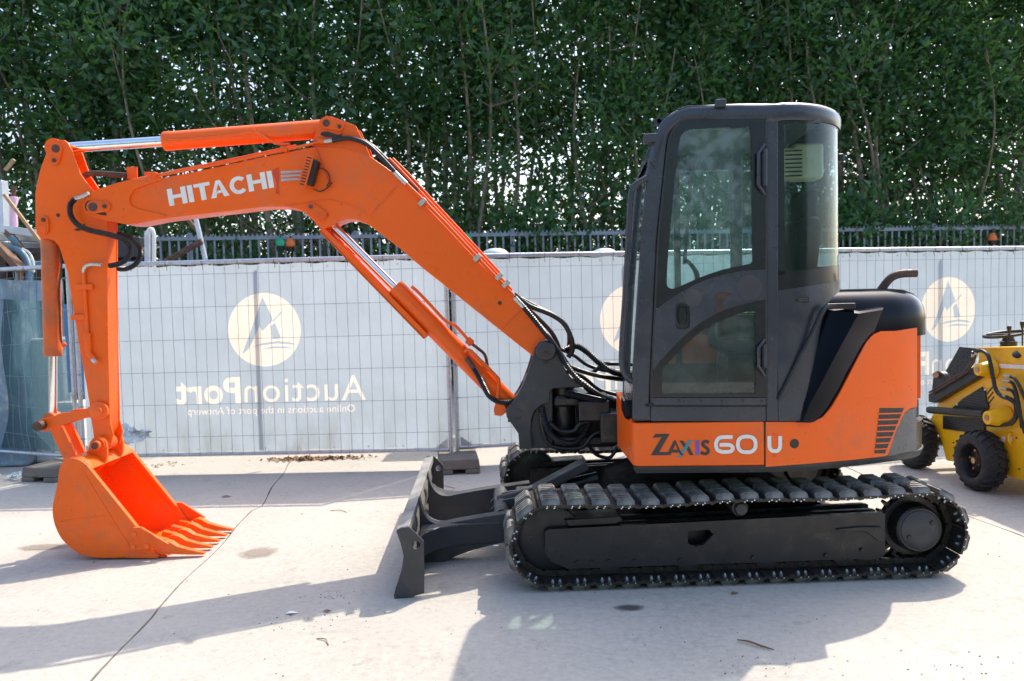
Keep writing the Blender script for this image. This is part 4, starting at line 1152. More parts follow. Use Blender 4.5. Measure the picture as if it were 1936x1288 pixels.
# stiffening edge along the opening and at the top
lipn = xz([(166, 881), (262, 1000), (254, 1003), (158, 884)], KY0)
for y0, y1 in ((KY0 - 0.006, KY0 + 0.03), (KY1 - 0.03, KY1 + 0.006)):
    part('edge_strip', MB().prism(lipn, fy, y0, y1), 'orange_bucket', bk, bevel=0.003)
tl = xz([(166, 880), (172, 888), (160, 890), (148, 875), (156, 872)], KY0)
part('top_lip', MB().prism(tl, fy, KY0 + 0.015, KY1 - 0.015), 'orange_bucket', bk, bevel=0.004)
wl = xz([(119, 984), (200, 974), (200, 976), (119, 986)], KY0)
part('weld_seam', MB().prism(wl, fy, KY0 - 0.003, KY0 + .001), 'orange_bucket', bk)
wl = xz([(160, 895), (250, 1040), (248, 1041), (158, 896)], KY0)
part('weld_seam', MB().prism(wl, fy, KY0 - 0.003, KY0 + .001), 'orange_bucket', bk)
lp_ = xz([(240, 1046), (296, 1047), (301, 1050), (298, 1056), (240, 1055)], KY0)
part('cutting_lip', MB().prism(lp_, fy, KY0 - 0.004, KY1 + 0.004), 'orange_bucket', bk, bevel=0.004)
z0t = 0.022
xl = W(312, 1050, KY0).x
for i in range(5):
    yc = KY0 + 0.035 + i * (KY1 - KY0 - 0.07) / 4
    tm = MB()
    def sec(x, zc, hw, hh): return [Vector((x, yc - hw, zc - hh)), Vector((x, yc + hw, zc - hh)), Vector((x, yc + hw, zc + hh)), Vector((x, yc - hw, zc + hh))]
    ss = [sec(xl - 0.03, 0.060, 0.026, 0.040), sec(xl + 0.0, 0.066, 0.027, 0.043), sec(xl + 0.03, 0.064, 0.026, 0.036), sec(xl + 0.075, 0.046, 0.021, 0.024), sec(xl + 0.15, 0.032, 0.019, 0.015), sec(xl + 0.236, 0.020, 0.016, 0.005)]
    for a_, b_ in zip(ss[:-1], ss[1:]): tm.loops(a_, b_, cap=False)
    tm.add(ss[0], [(3, 2, 1, 0)]); tm.add(ss[-1], [(0, 1, 2, 3)])
    b = tm
    part('tooth', tm, 'orange_bucket', bk, angle=25)
    part('tooth_adapter', MB().box((xl - 0.075, yc, 0.060), (0.13, 0.046, 0.05), Matrix.Rotation(0.25, 3, 'Y')), 'orange_bucket', bk, bevel=0.008)
sc_ = xz([(254, 996), (270, 995.5), (321, 1027), (300, 1033), (286, 1036), (252, 1041), (249, 1008)], KY0)
for y0, y1 in ((KY0 - 0.024, KY0 - 0.002), (KY1 + 0.002, KY1 + 0.024)):
    o = part('side_cutter', MB().prism(sc_, fy, y0, y1), 'orange_dull', bk, bevel=0.004)
for x, y in ((254, 1010), (252, 1034), (278, 1033)):
    q = W(x, y, KY0 - .026); part('cutter_bolt', MB().cyl(q + Vector((0, -0.006, 0)), q + Vector((0, 0.004, 0)), 0.015, seg=14), 'orange_bucket', bk)
for pl in ([(262, 1000), (268, 999), (278, 1008), (275, 1010)], [(281, 1022), (290, 1013), (300, 1020), (297, 1022), (290, 1018), (284, 1026)], [(250, 1018), (252, 1018), (252, 1028), (250, 1028)], [(262, 1032), (270, 1027), (272, 1029), (264, 1034)]):
    part('cutter_relief', MB().prism(xz(pl, KY0 - .028), fy, KY0 - 0.027, KY0 - 0.023), 'orange_dull', bk)
# ears carrying the bucket pins
ear = xz(cr2([(128, 876), (150, 868), (168, 852), (172, 836), (182, 826), (194, 827), (203, 838), (203, 870), (180, 892), (150, 890)], 3, True), AY0 - 0.03)
for y0, y1 in ((AY0 - 0.048, AY0 - 0.024), (AY1 + 0.024, AY1 + 0.048)):
    part('ear', MB().prism(ear, fy, y0, y1), 'orange_bucket', bk, bevel=0.004)
q = W(186, 841, AY0 - 0.05)
part('pin_boss', MB().lathe(q, (0, -1, 0), [(-0.16, 0.05), (0, 0.05), (0.004, 0.044), (0.012, 0.044), (0.012, 0.03), (0.045, 0.03), (0.048, 0.026)], 22), 'orange_dull', bk)
part('pin_end', MB().cyl(q + Vector((0, -0.05, 0)), q + Vector((0, -0.04, 0)), 0.022, seg=18), 'rust', bk)

# ---- pipes and hoses on boom and arm ---------------------------------------------
def hose(pts, r=0.015, mat='black', Y=None, n=6, ribs=False, name='hose', parent=None):
    P_ = [W(x, y, (Y if len(q) == 0 else q[0])) for x, y, *q in pts]
    pth = cr(P_, n)
    if ribs:
        out = []; rad = []
        pth = cr(P_, max(n, 14))
        for i, q in enumerate(pth): out.append(q); rad.append(r * (1.13 if i % 2 else 0.9))
        return part(name, MB().tube(out, rad, 9), mat, parent, angle=25)
    return part(name, MB().tube(pth, r, 10), mat, parent)
YP = BY0 + 0.02
hose([(252, 341), (300, 332), (341, 324), (420, 309), (500, 292), (560, 279), (600, 270), (609, 268)], 0.0095, 'orange', YP - .03, name='boom_pipe')
hose([(252, 340), (300, 331), (341, 322), (420, 306), (500, 289), (560, 276)], 0.0095, 'orange', BY1 - .04, name='boom_pipe')
for x, y in ((292, 332), (538, 283), (607, 268)):
    part('pipe_clamp', MB().box(W(x, y, YP - .03), (0.045, 0.05, 0.03), Matrix.Rotation(0.17, 3, 'Y')), 'orange_dull', bevel=0.004)
part('bracket_tab', MB().box(W(250, 327, BC), (0.068, 0.012, 0.075)), 'orange_dull', bevel=0.002)
part('bracket_tab', MB().box(W(286, 329, BC), (0.07, 0.05, 0.02)), 'orange_dull', bevel=0.002)
o = part('hose_fitting', MB().cyl(W(607, 269, YP - .04), W(630, 265.5, YP - .04), 0.013, seg=12), 'zinc')
hose([(628, 266), (650, 262), (668, 263), (692, 272), (715, 292), (745, 324)], 0.015, 'black', YP - .04)
hose([(640, 264), (668, 262), (698, 274), (722, 294), (756, 330), (790, 362)], 0.017, 'black', BC)
hose([(650, 262), (672, 262), (703, 278), (735, 306), (770, 340), (796, 366)], 0.017, 'black', BY1 - .05)
part('hose_fitting', MB().cyl(W(746, 326, YP - .04), W(768, 348, YP - .04), 0.016, seg=12), 'zinc')
hose([(766, 346), (800, 379), (850, 431), (905, 490), (940, 527), (972, 561)], 0.0125, 'orange_dull', YP - .03, name='boom_pipe')
hose([(735, 300), (765, 331), (810, 380), (860, 434), (905, 481), (950, 530), (968, 550)], 0.011, 'orange_dull', BC, name='boom_pipe')
hose([(742, 300), (775, 333), (818, 380), (866, 432), (911, 480), (945, 517)], 0.011, 'orange_dull', BY1 - .04, name='boom_pipe')
for x, y in ((800, 384), (903, 488), (944, 523), (957, 537)):
    part('pipe_clamp', MB().box(W(x, y, YP - .02), (0.03, 0.12, 0.055), Matrix.Rotation(0.8, 3, 'Y')), 'zinc', bevel=0.004)
part('hose_fitting', MB().cyl(W(973, 563, YP - .03), W(992, 583, YP - .03), 0.017, seg=12), 'zinc')
hose([(990, 581), (1010, 605), (1030, 630), (1045, 648), (1058, 668), (1070, 690), (1090, 715), (1120, 738), (1145, 752), (1178, 762)], 0.016, 'black', 5.22, ribs=True)
hose([(985, 572), (1005, 590), (1028, 612), (1045, 632), (1056, 655), (1062, 680), (1075, 692), (1110, 705), (1150, 714), (1210, 722, 5.62)], 0.015, 'black', 5.36)
hose([(972, 556), (1000, 578), (1040, 594), (1066, 612), (1080, 640), (1082, 662), (1074, 676)], 0.017, 'black', 5.30)
hose([(976, 560), (1010, 578), (1050, 598), (1072, 618), (1076, 645), (1072, 668)], 0.014, 'black', 5.44)
hose([(1068, 662), (1090, 655), (1110, 666), (1130, 684), (1152, 700), (1175, 708, 5.45), (1215, 715, 5.62)], 0.019, 'black', 5.34, ribs=True)
hose([(1070, 690), (1098, 702), (1120, 704), (1140, 690), (1160, 688), (1215, 690, 5.65)], 0.014, 'black', 5.46)
hose([(1060, 668), (1080, 700), (1098, 722), (1118, 742), (1150, 756), (1185, 770)], 0.015, 'black', 5.26)
hose([(1060, 660), (1085, 672), (1110, 690), (1140, 700), (1165, 702), (1215, 706, 5.65)], 0.013, 'black', 5.52)
hose([(1062, 700), (1100, 712), (1130, 735), (1160, 745), (1200, 755)], 0.013, 'black', 5.48)
part('hose_fitting', MB().cyl(W(882, 676, BC - .08), W(896, 697, BC - .08), 0.017, seg=12), 'rust')
hose([(895, 696), (905, 712), (914, 730), (926, 750), (945, 760), (968, 760), (980, 752)], 0.017, 'black', BC - .09, ribs=True)
# hoses round the arm pivot
part('hose_fitting', MB().tube(cr([W(168, 366, 5.26), W(156, 372, 5.26), W(142, 376, 5.255)], 4), 0.014, 10), 'zinc')
hose([(142, 376), (133, 388), (134, 408), (146, 424), (165, 434), (190, 440), (215, 446), (236, 455), (247, 470), (242, 488), (225, 499), (206, 503)], 0.0165, 'black', 5.255, ribs=True)
hose([(222, 442), (245, 450), (262, 466), (266, 482), (258, 498), (240, 508), (222, 508)], 0.0165, 'black', 5.40, ribs=True)
part('hose_fitting', MB().tube(cr([W(192, 501, 5.27), W(176, 500, 5.275), W(165, 502, 5.285), W(159, 508, 5.29), W(158, 515, 5.295)], 4), 0.012, 10), 'zinc')
hose([(158, 512), (161, 560), (165, 625), (166, 634)], 0.011, 'orange', AY0 - .014, name='arm_pipe')
part('pipe_coupling', MB().cyl(W(165.5, 630, AY0 - .014), W(167, 660, AY0 - .014), 0.022, seg=14), 'orange')
hose([(167, 660), (168, 668), (173, 674), (180, 684)], 0.016, 'orange', AY0 - .02, name='arm_pipe')
part('pipe_cap', MB().cyl(W(176, 680, AY0 - .03), W(182, 686, AY0 - .04), 0.016, seg=10), 'zinc')
for x, y, w_ in ((160, 543, 0.11), (148, 600, 0.09)):
    part('pipe_clamp', MB().box(W(x, y, AY0 - .012), (w_, 0.024, 0.035)), 'orange', bevel=0.004)
hose([(158, 335), (168, 329), (190, 328), (215, 330), (240, 332)], 0.018, 'rust', BC, name='hose')
# decals on the boom: HITACHI and three stripes, drawn as flat print
def stroke_decal(polys, org, ex, ey, Y, mat, name, parent=None):
    """polys in letter units; org, ex, ey in survey pixels on the plane Y"""
    mb = MB()
    for pl in polys:
        f3 = [W(org[0] + ex[0] * a + ey[0] * b, org[1] + ex[1] * a + ey[1] * b, Y - 0.0022) for a, b in pl]
        mb.loops(f3, [q + Vector((0, 0.0015, 0)) for q in f3])
    return part(name, mb, mat, parent)
def rect(a, b, c, d): return [(a, b), (c, b), (c, d), (a, d)]
def arc_band(cx, cy, rx, ry, w, a0, a1, n=18):
    o = [(cx + rx * math.cos(R(a0 + (a1 - a0) * i / n)), cy + ry * math.sin(R(a0 + (a1 - a0) * i / n))) for i in range(n + 1)]
    i_ = [(cx + (rx - w) * math.cos(R(a0 + (a1 - a0) * i / n)), cy + (ry - w) * math.sin(R(a0 + (a1 - a0) * i / n))) for i in range(n, -1, -1)]
    return o + i_
sw = 0.265
LET = {'H': ([rect(0, 0, sw, 1), rect(.70, 0, .70 + sw, 1), rect(sw, .40, .70, .61)], .965),
       'I': ([rect(0, 0, sw, 1)], sw),
       'T': ([rect(0, .80, .84, 1), rect(.42 - sw / 2, 0, .42 + sw / 2, .80)], .84),
       'A': ([[(0, 0), (sw * 1.05, 0), (.335, .24), (.335, .42), (.48, .80), (.48, 1), (.37, 1)], [(.335, .24), (.64, .24), (.575, .40), (.395, .40)], [(.48, 1), (.59, 1), (.96, 0), (.96 - sw * 1.05, 0), (.48, .80)]], .96),
       'C': ([arc_band(.47, .50, .47, .52, .225, 42, 318, 26)], .86)}
x_ = 0; word = []
for ch in 'HITACHI':
    ps, w_ = LET[ch]
    if ch == 'A': x_ -= 0.13
    word.append([[(a + x_, b) for a, b in p_] for p_ in ps]); x_ += w_ + 0.085
tw_ = x_ - 0.085
ex = ((518.5 - 320.6) / tw_, (354.5 - 390.0) / tw_); ey = (-5.8, -31.8)
for ps in word: stroke_decal(ps, (320.6, 390.0), ex, ey, BY0 - .0003, 'white', 'letter')
for k in range(3):
    y = 329 + k * 7.2
    stroke_decal([[(531, y), (552, y - 2.2), (578, y - 3.4), (578, y - 7.2), (552, y - 6.2), (531, y - 5.2)]], (0, 0), (1, 0), (0, 1), BY0 - .0003, 'grey_decal', 'stripe')
stroke_decal([[(515, 322), (527, 316), (528, 330), (526, 352), (529, 368), (521, 366), (523, 345), (518, 335)]], (0, 0), (1, 0), (0, 1), BY0, 'red_paint', 'paint_smear')
# grease marks round the pivot
stroke_decal([cr2([(160, 389), (166, 380), (178, 381), (186, 390), (196, 399), (201, 407), (190, 406), (172, 401), (163, 398)], 3, True)], (0, 0), (1, 0), (0, 1), BY0 - .0155, 'grease_hole_shade', 'grease_smear')
stroke_decal([cr2([(140, 434), (152, 430), (160, 423), (158, 432), (148, 437)], 3, True)], (0, 0), (1, 0), (0, 1), AY0, 'grease_hole_shade', 'grease_smear')
stroke_decal([cr2([(606, 252), (618, 249), (640, 255), (648, 251), (640, 260), (612, 258)], 3, True)], (0, 0), (1, 0), (0, 1), BY0 + .003, 'grease_hole_shade', 'grease_smear')
# work lamp on the boom
lm = W(582, 328, BY0); ld = Matrix.Rotation(0.30, 3, 'Y')
wl_ = part('work_lamp', MB().box(lm + Vector((0.042, -0.045, -0.005)), (0.05, 0.08, 0.165), ld), 'black', bevel=0.012)
part('lamp_guard', MB().box(lm + Vector((0.010, -0.085, 0.0)), (0.050, 0.022, 0.205), ld), 'orange_dull', wl_, bevel=0.003)
for i in range(10):
    q = lm + Vector((0.010, -0.0965, 0.0)) + ld @ Vector((0, 0, -0.086 + i * 0.019))
    part('guard_slot', MB().box(q, (0.030, 0.002, 0.007), ld), 'grease_hole_shade', wl_)  # dark strips laid on the guard, slot shade in their colour
hose([(590, 320), (604, 318), (618, 324), (624, 340), (618, 352)], 0.004, 'black', BY0 - .03, name='lamp_cable')
hose([(594, 272), (603, 292), (611, 315), (622, 342), (627, 355)], 0.003, 'red_paint', BY0 - .02, name='lamp_cable')
hose([(592, 357), (605, 362), (618, 356), (628, 345)], 0.004, 'black', BY0 - .02, name='lamp_cable')
part('boom_hole', MB().cyl(W(945, 573, BY0) + Vector((0, -0.003, 0)), W(945, 573, BY0) + Vector((0, 0.01, 0)), 0.013, seg=12), 'rust')
for pl in ([(898, 642), (900, 643), (962, 592), (960, 590)],):
    part('weld_seam', MB().prism(xz([(949, 621), (952, 622), (986, 588), (984, 586)], BY0), fy, BY0 - 0.003, BY0 + .001), 'orange_dull')
part('weld_seam', MB().prism(xz([(698, 406), (700, 408), (752, 352), (750, 350)], BY0), fy, BY0 - 0.003, BY0 + .001), 'orange_dull')
wb = xz([(540, 388), (575, 383), (600, 377), (625, 376), (655, 383), (680, 395), (705, 413), (704, 415), (679, 397), (655, 385.5), (625, 378.5), (600, 379.5), (575, 385.5), (540, 390)], BY0)
part('weld_seam', MB().prism(wb, fy, BY0 - 0.003, BY0 + .001), 'orange_dull')

# ---- swing post --------------------------------------------------------------------
SY0, SY1 = 5.235, 5.545
post = [(1007, 674), (1011, 658), (1020, 647), (1032, 642.5), (1045, 646), (1053, 658), (1056, 674), (1064, 690), (1075, 708), (1086, 722), (1098, 727), (1104, 722), (1104, 733), (1046, 735), (1040, 739), (1039, 762), (1024, 766), (1012, 776), (1005, 792), (1004, 820), (1007, 848), (982, 850), (980, 820), (971, 807), (958, 789), (956, 775), (968, 762), (979, 746), (990, 725), (999, 701)]
sp = xz(post, SY0)
sw_ = bpy.data.objects.new('swing_post', None); COL.objects.link(sw_); sw_.parent = exc; BASE[sw_.name] = BASE[exc.name]; sw_.empty_display_size = 0.1
for y0, y1 in ((SY0, SY0 + 0.038), (SY1 - 0.038, SY1)):
    part('cheek_plate', MB().prism(sp, fy, y0, y1), 'dark', sw_, bevel=0.006)
q = W(1032, 664, SY0)
part('pin_cap', MB().prism([(q.x + 0.066 * math.cos(a) * (1 if abs(math.cos(a)) < .8 else .98), q.z + 0.058 * math.sin(a)) for a in np.linspace(0, 2 * math.pi, 24, endpoint=False)], fy, SY0 - 0.045, SY0), 'dark', sw_, bevel=0.012)
part('pin_end', MB().cyl((q.x, SY0 - 0.050, q.z - .01), (q.x, SY0 - 0.04, q.z - .01), 0.020, seg=16), 'rust', sw_)
part('boom_pin', MB().cyl((q.x, SY0 + 0.03, q.z), (q.x, SY1 - 0.03, q.z), 0.045, seg=20), 'dark', sw_)
q = W(1032, 690, SY0); part('keeper_bolt', MB().cyl((q.x, SY0 - 0.018, q.z), (q.x, SY0, q.z), 0.014, seg=6), 'dark', sw_)
q = W(977, 783, SY0); part('pin_end', MB().lathe((q.x, SY0, q.z), (0, -1, 0), [(0, .036), (.003, .036), (.004, .03), (.006, .03), (.007, .026)], 20), 'dark', sw_)
part('cylinder_pin', MB().cyl((q.x, SY0 + .03, q.z), (q.x, SY1 - .03, q.z), 0.034, seg=18), 'dark', sw_)
back_ = xz([(1020, 735), (1046, 735), (1046, 850), (1000, 850), (1003, 800), (1012, 776)], SY0)
part('post_core', MB().prism(back_, fy, SY0 + 0.04, SY1 - 0.04), 'dark', sw_, bevel=0.01)
part('front_web', MB().prism(xz([(996, 712), (1004, 712), (1000, 740), (985, 765), (968, 800), (960, 800), (962, 770), (985, 742)], SY0), fy, SY0 + .04, SY1 - .04), 'dark', sw_)
kp = W(1066, 800, 5.39)
part('king_pin', MB().cyl(Vector((kp.x, 5.39, 0.60)), Vector((kp.x, 5.39, 1.02)), 0.075, seg=24), 'track_black', sw_)
for z in (0.64, 0.90):
    part('king_pin_bracket', MB().box((kp.x + 0.11, 5.39, z), (0.36, 0.26, 0.07)), 'track_black', sw_, bevel=0.02)
part('front_casting', MB().box((W(1105, 800, 5.46).x, 5.46, W(1105, 797, 5.46).z), (0.42, 0.16, 0.33)), 'grease_hole_shade', bevel=0.03)
part('valve_block', MB().box(W(1120, 772, 5.30) , (0.20, 0.30, 0.13)), 'track_black', bevel=0.012)
part('valve_cover', MB().box(W(1105, 747, 5.32), (0.26, 0.34, 0.05), Matrix.Rotation(0.25, 3, 'Y')), 'hood', bevel=0.015)
part('front_frame', MB().box(UW(-0.40, 0.06, 0.74), (0.40, 0.66, 0.20), Rz(UA)), 'track_black', bevel=0.02)
for pts, r_ in (([(1024, 770), (1030, 800), (1040, 820), (1060, 835), (1085, 838), (1105, 820), (1115, 800), (1135, 786), (1165, 780)], .020), ([(1040, 800), (1060, 815), (1085, 815), (1100, 800), (1140, 795), (1168, 790)], .016), ([(1022, 780), (1026, 812), (1036, 838), (1060, 848), (1100, 846), (1125, 820), (1168, 810)], .014)):
    hose(pts, r_, 'black', 5.24, ribs=(r_ > .018))
for y in (797, 808):
    part('hose_fitting', MB().cyl(W(1146, y, 5.15), W(1168, y - 3, 5.15), 0.012, seg=10), 'zinc')
part('blade_hose', MB().tube(cr([W(1115, 845, 5.3), W(1128, 860, 5.3), W(1150, 866, 5.3), W(1160, 858, 5.3), W(1166, 846, 5.3)], 5), 0.012, 8), 'black')

# ---- house: deck, skirts, hood, counterweight -------------------------------------------
T0 = -0.95
plan = cr2([(-0.46, T0), (-0.1, T0), (0.27, T0), (0.54, T0 + .055), (0.78, T0 + .14), (0.985, T0 + .235), (1.13, T0 + .315), (1.245, T0 + .415), (1.325, T0 + .57), (1.36, T0 + .80), (1.36, T0 + 1.0), (1.30, 0.40), (1.12, 0.70), (0.80, 0.90), (0.40, 0.95), (-0.2, 0.95), (-0.45, 0.93)], 6)
PLW = [UW(a, b, 0) for a, b in plan]
def SURF(px, py, out=0.0):
    d = ray(px, py); best = None
    for i in range(len(PLW) - 1):
        p, q = PLW[i], PLW[i + 1]; e = q - p
        den = d.x * e.y - d.y * e.x
        if abs(den) < 1e-9: continue
        k = (p.x * e.y - p.y * e.x) / den
        h = (p.x * d.y - p.y * d.x) / den
        if -1e-6 <= h <= 1 + 1e-6 and k > 0 and (best is None or k < best[0]): best = (k, i, h)
    if best is None: return None
    k, i, h = best
    P = CAMP + d * k
    e = (PLW[i + 1] - PLW[i]).normalized(); n = Vector((e.y, -e.x, 0))
    return P + n * out
def surf_n(P):
    i = min(range(len(PLW) - 1), key=lambda j: ((PLW[j] + PLW[j + 1]) / 2 - Vector((P.x, P.y, 0))).length)
    e = (PLW[i + 1] - PLW[i]).normalized(); return Vector((e.y, -e.x, 0))
def interp(tab, x):
    for (x0, y0), (x1, y1) in zip(tab[:-1], tab[1:]):
        if x0 <= x <= x1: return y0 + (y1 - y0) * (x - x0) / (x1 - x0)
    return tab[0][1] if x < tab[0][0] else tab[-1][1]
hs = bpy.data.objects.new('house', None); COL.objects.link(hs); hs.parent = exc; BASE[hs.name] = BASE[exc.name]; hs.empty_display_size = 0.1
# deck and bottom rim follow the plan
rim = [(a, b) for a, b in plan]
fl = lambda a, b, t: UW(a, b, t)
part('deck', MB().prism(inset(rim, 0.03), fl, 0.625, 0.80), 'track_black', hs)
rows = [[UW(a, b, z) for a, b in inset(rim, 0.022 - o)] for z, o in ((0.598, -0.03), (0.602, -0.014), (0.618, -0.004), (0.638, 0.0), (0.642, -0.012))]
part('bottom_rim', MB().grid([r_ + [r_[0]] for r_ in rows]), 'dark', hs)
part('belly_plate', MB().prism(inset(rim, 0.035), fl, 0.600, 0.626), 'track_black', hs)
# front skirt below the cab with its slanted corner
fa = [U(x, y, T0) for x, y in [(1199, 797), (1446, 797), (1446, 882), (1204, 882)]]
zt, zb_ = fa[1][1], 0.643
sF, sR = fa[0][0] - .01, fa[1][0] - 0.003
corner = [(sR, T0), (sF + .03, T0), (sF + .008, T0 + .012), (sF, T0 + .04), (sF - 0.055, T0 + 0.62), (sF - .02, T0 + .62), (sF + .045, T0 + .05), (sR, T0 + .03)]
part('front_skirt', MB().prism(corner, fl, zb_, zt), 'orange', hs, bevel=0.008)
tri = [(sF, T0 + .03), (sF - 0.056, T0 + 0.62), (sF - 0.02, T0 + .62), (sF + .04, T0 + .05)]
wA = [UW(a, b, zt + .002) for a, b in tri]; wB = [UW(tri[0][0], tri[0][1], zt + .003), UW(tri[1][0], tri[1][1], zt + .10), UW(tri[2][0], tri[2][1], zt + .10), UW(tri[3][0], tri[3][1], zt + .003)]
part('front_corner', MB().loops(wA, wB), 'orange', hs, bevel=0.003)
part('step_cover', MB().box(UW(sF + 0.01, T0 + .24, zt + .06), (0.10, 0.30, 0.12), Rz(UA)), 'hood', hs, bevel=0.03, seg=3)
# rear side panel on the curved flank
top_t = [(1448, 798), (1538, 798), (1557, 788), (1573, 769), (1591, 738), (1617, 687), (1637.6, 648), (1650.6, 633), (1666, 626.5), (1694, 626), (1733, 620)]
bot_t = [(1448, 883), (1539, 876), (1617, 869), (1679, 862), (1694, 815), (1710, 781), (1722, 772), (1733, 769)]
rows = []
for x in np.linspace(1448, 1734, 64):
    yt, yb = interp(top_t, x), interp(bot_t, x)
    r_ = [SURF(x, yt + (yb - yt) * f, 0.0) for f in np.linspace(0, 1, 9)]
    rows.append(r_)
part('side_panel', MB().slab(rows, lambda q: -surf_n(q) * 0.025), 'orange', hs, angle=50)
# grey lower corner
rows = []
for x in np.linspace(1681, 1734, 14):
    yt, yb = interp([(1681, 862), (1694, 817), (1710, 783), (1722, 774), (1734, 771)], x), interp([(1681, 863), (1734, 852)], x)
    rows.append([SURF(x, yt + (yb - yt) * f, -0.004) for f in np.linspace(0, 1, 5)])
part('corner_cover', MB().slab(rows, lambda q: -surf_n(q) * 0.02), 'hood_grey', hs)
# tail: counterweight round the back
iw = min(range(len(PLW)), key=lambda j: abs((968 + 1563 * PLW[j].x / PLW[j].y) - 1744) + (0 if PLW[j].y < 5.2 else 999))
ztop = SURF(1733, 622).z
zmid = SURF(1733, 770).z
tail = plan[iw:-6]
cwt = [UW(a, b, 0) for a, b in tail]
rows = [[Vector((q.x, q.y, z)) for q in cwt] for z in (zmid, zmid + .05, ztop - .03, ztop)]
part('counterweight', MB().slab(rows, lambda q: -surf_n(q) * 0.04), 'orange', hs, bevel=0.008)
rows = [[Vector((q.x, q.y, z)) - surf_n(q) * 0.012 for q in cwt] for z in (0.645, zmid - .004)]
part('tail_bumper', MB().slab(rows, lambda q: -surf_n(q) * 0.03), 'hood_grey', hs, bevel=0.006)
# vent: flat dark plate painted as a shaded recess, orange slats between
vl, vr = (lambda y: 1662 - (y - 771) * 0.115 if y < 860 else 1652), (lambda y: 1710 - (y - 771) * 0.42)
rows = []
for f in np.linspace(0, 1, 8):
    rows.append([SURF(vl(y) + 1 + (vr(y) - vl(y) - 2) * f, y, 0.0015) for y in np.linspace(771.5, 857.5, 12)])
vent = part('vent', MB().slab(rows, lambda q: -surf_n(q) * 0.001), 'grease_hole_shade', hs)
for k in range(7):
    y0 = 780.3 + k * 11.2
    rows = [[SURF(vl(y) + (vr(y) - vl(y)) * f, y + 1.0 - 4.0 * f * 0.3, o_) for y, o_ in ((y0, 0.003), (y0 + 1.3, 0.0045), (y0 + 2.6, 0.003))] for f in np.linspace(-0.01, 1.01, 5)]
    part('slat', MB().slab(rows, lambda q: -surf_n(q) * 0.003), 'orange', hs)
q = SURF(1502, 839, 0.0); nn = surf_n(q)
part('access_hole', MB().cyl(q + nn * .0015, q - nn * 0.01, 0.0255, seg=24), 'grease_hole_shade', hs)  # dark disc on the skin stands for the shade inside the hole
for x, y in ((1465, 822), (1465, 862)):
    q = SURF(x, y, 0); part('rivet_pair', MB().cyl(q + nn * .004, q, 0.008, seg=8), 'orange_dull', hs)
part('panel_gap', MB().box(UW(sR + .003, T0 + .006, (zt + zb_) / 2), (0.006, 0.01, zt - zb_), Rz(UA)), 'grease_hole_shade', hs)
# engine hood (blue black)
def up3(x, y, t): return UP(x, y, t)
lef = [(1481, 798), (1479, 781), (1478, 764), (1495, 730), (1522, 676), (1545, 630), (1556, 608), (1567, 586)]
fol = [(1518, 799), (1524, 782), (1531, 764), (1551, 728), (1579, 674), (1602, 632), (1613, 612), (1624, 593)]
rig = [(1541, 800), (1559, 790), (1575, 771), (1593, 740), (1619, 689), (1641, 650), (1654, 634)]
hrow = []
for k in range(8):
    l_ = up3(*lef[k], -0.87); f_2 = up3(*fol[k], -0.948 + 0.004 * k)
    r_2 = SURF(*rig[k], -0.014) if k < 7 else up3(1669, 586, -0.855)
    mid1 = (l_ + f_2) / 2 + Vector((0, -0.006, 0)); mid2 = (f_2 + r_2) / 2 + Vector((0, -0.006, 0))
    hrow.append([l_, mid1, f_2, mid2, r_2])
bk_ = Vector((0.05, 0.60, 0.0))
hrow.append([q + Vector((0.012, 0.02, 0.012)) for q in hrow[-1]])
hrow.append([q + bk_ + Vector((0, 0, 0.03)) for q in hrow[-2]])
part('hood_flank', MB().grid(hrow), 'hood', hs, angle=28)
hi_ = [k for k, (a, b) in enumerate(plan) if a > 0.60]
hpl = plan[hi_[0]:hi_[-1] + 1]
hrows = []
for z, d_ in ((1.30, .010), (1.40, .010), (1.455, .018), (1.50, .036), (1.538, .072), (1.560, .120), (1.570, .18), (1.574, .26)):
    ip = inset(hpl, d_)
    ip[0] = (hpl[0][0], hpl[0][1] + d_); ip[-1] = (hpl[-1][0], hpl[-1][1] - d_)
    hrows.append([UW(a, b, z) for a, b in ip])
hmb = MB().grid(hrows); nn2 = len(hpl)
hmb.grid([[hrows[-1][i], hrows[-1][nn2 - 1 - i]] for i in range(nn2 // 2)])
part('engine_hood', hmb, 'hood', hs, angle=60)
sr = []
for z, d_ in ((1.36, .004), (1.42, .006), (1.468, .016), (1.512, .034), (1.548, .070), (1.572, .118)):
    ip = inset(hpl, d_); sr.append(ip)
k0 = min(range(len(hpl)), key=lambda k: abs(hpl[k][0] - 1.20) + (9 if hpl[k][1] > 0 else 0))
part('engine_block', MB().box(UW(0.72, 0.05, 1.05), (0.80, 1.30, 0.55), Rz(UA)), 'track_black', hs)
part('exhaust_pipe', MB().tube(cr([up3(1661, 556, -.35), up3(1668, 545, -.35), up3(1684, 526, -.35), up3(1703, 518, -.35), up3(1733, 516.5, -.35)], 5), 0.024, 16), 'rust', hs)
part('seal_strip', MB().tube(cr([up3(1472, 756, -.958), up3(1502, 696, -.95), up3(1537, 627, -.935), up3(1553, 593, -.92), up3(1566, 580, -.90), up3(1612, 578, -.88)], 4), 0.014, 8), 'black', hs)
part('bracket_bar', MB().box((up3(1566, 579, -.9) + up3(1612, 579, -.88)) / 2, (0.15, 0.03, 0.03), Rz(UA)), 'black', hs, bevel=0.004)
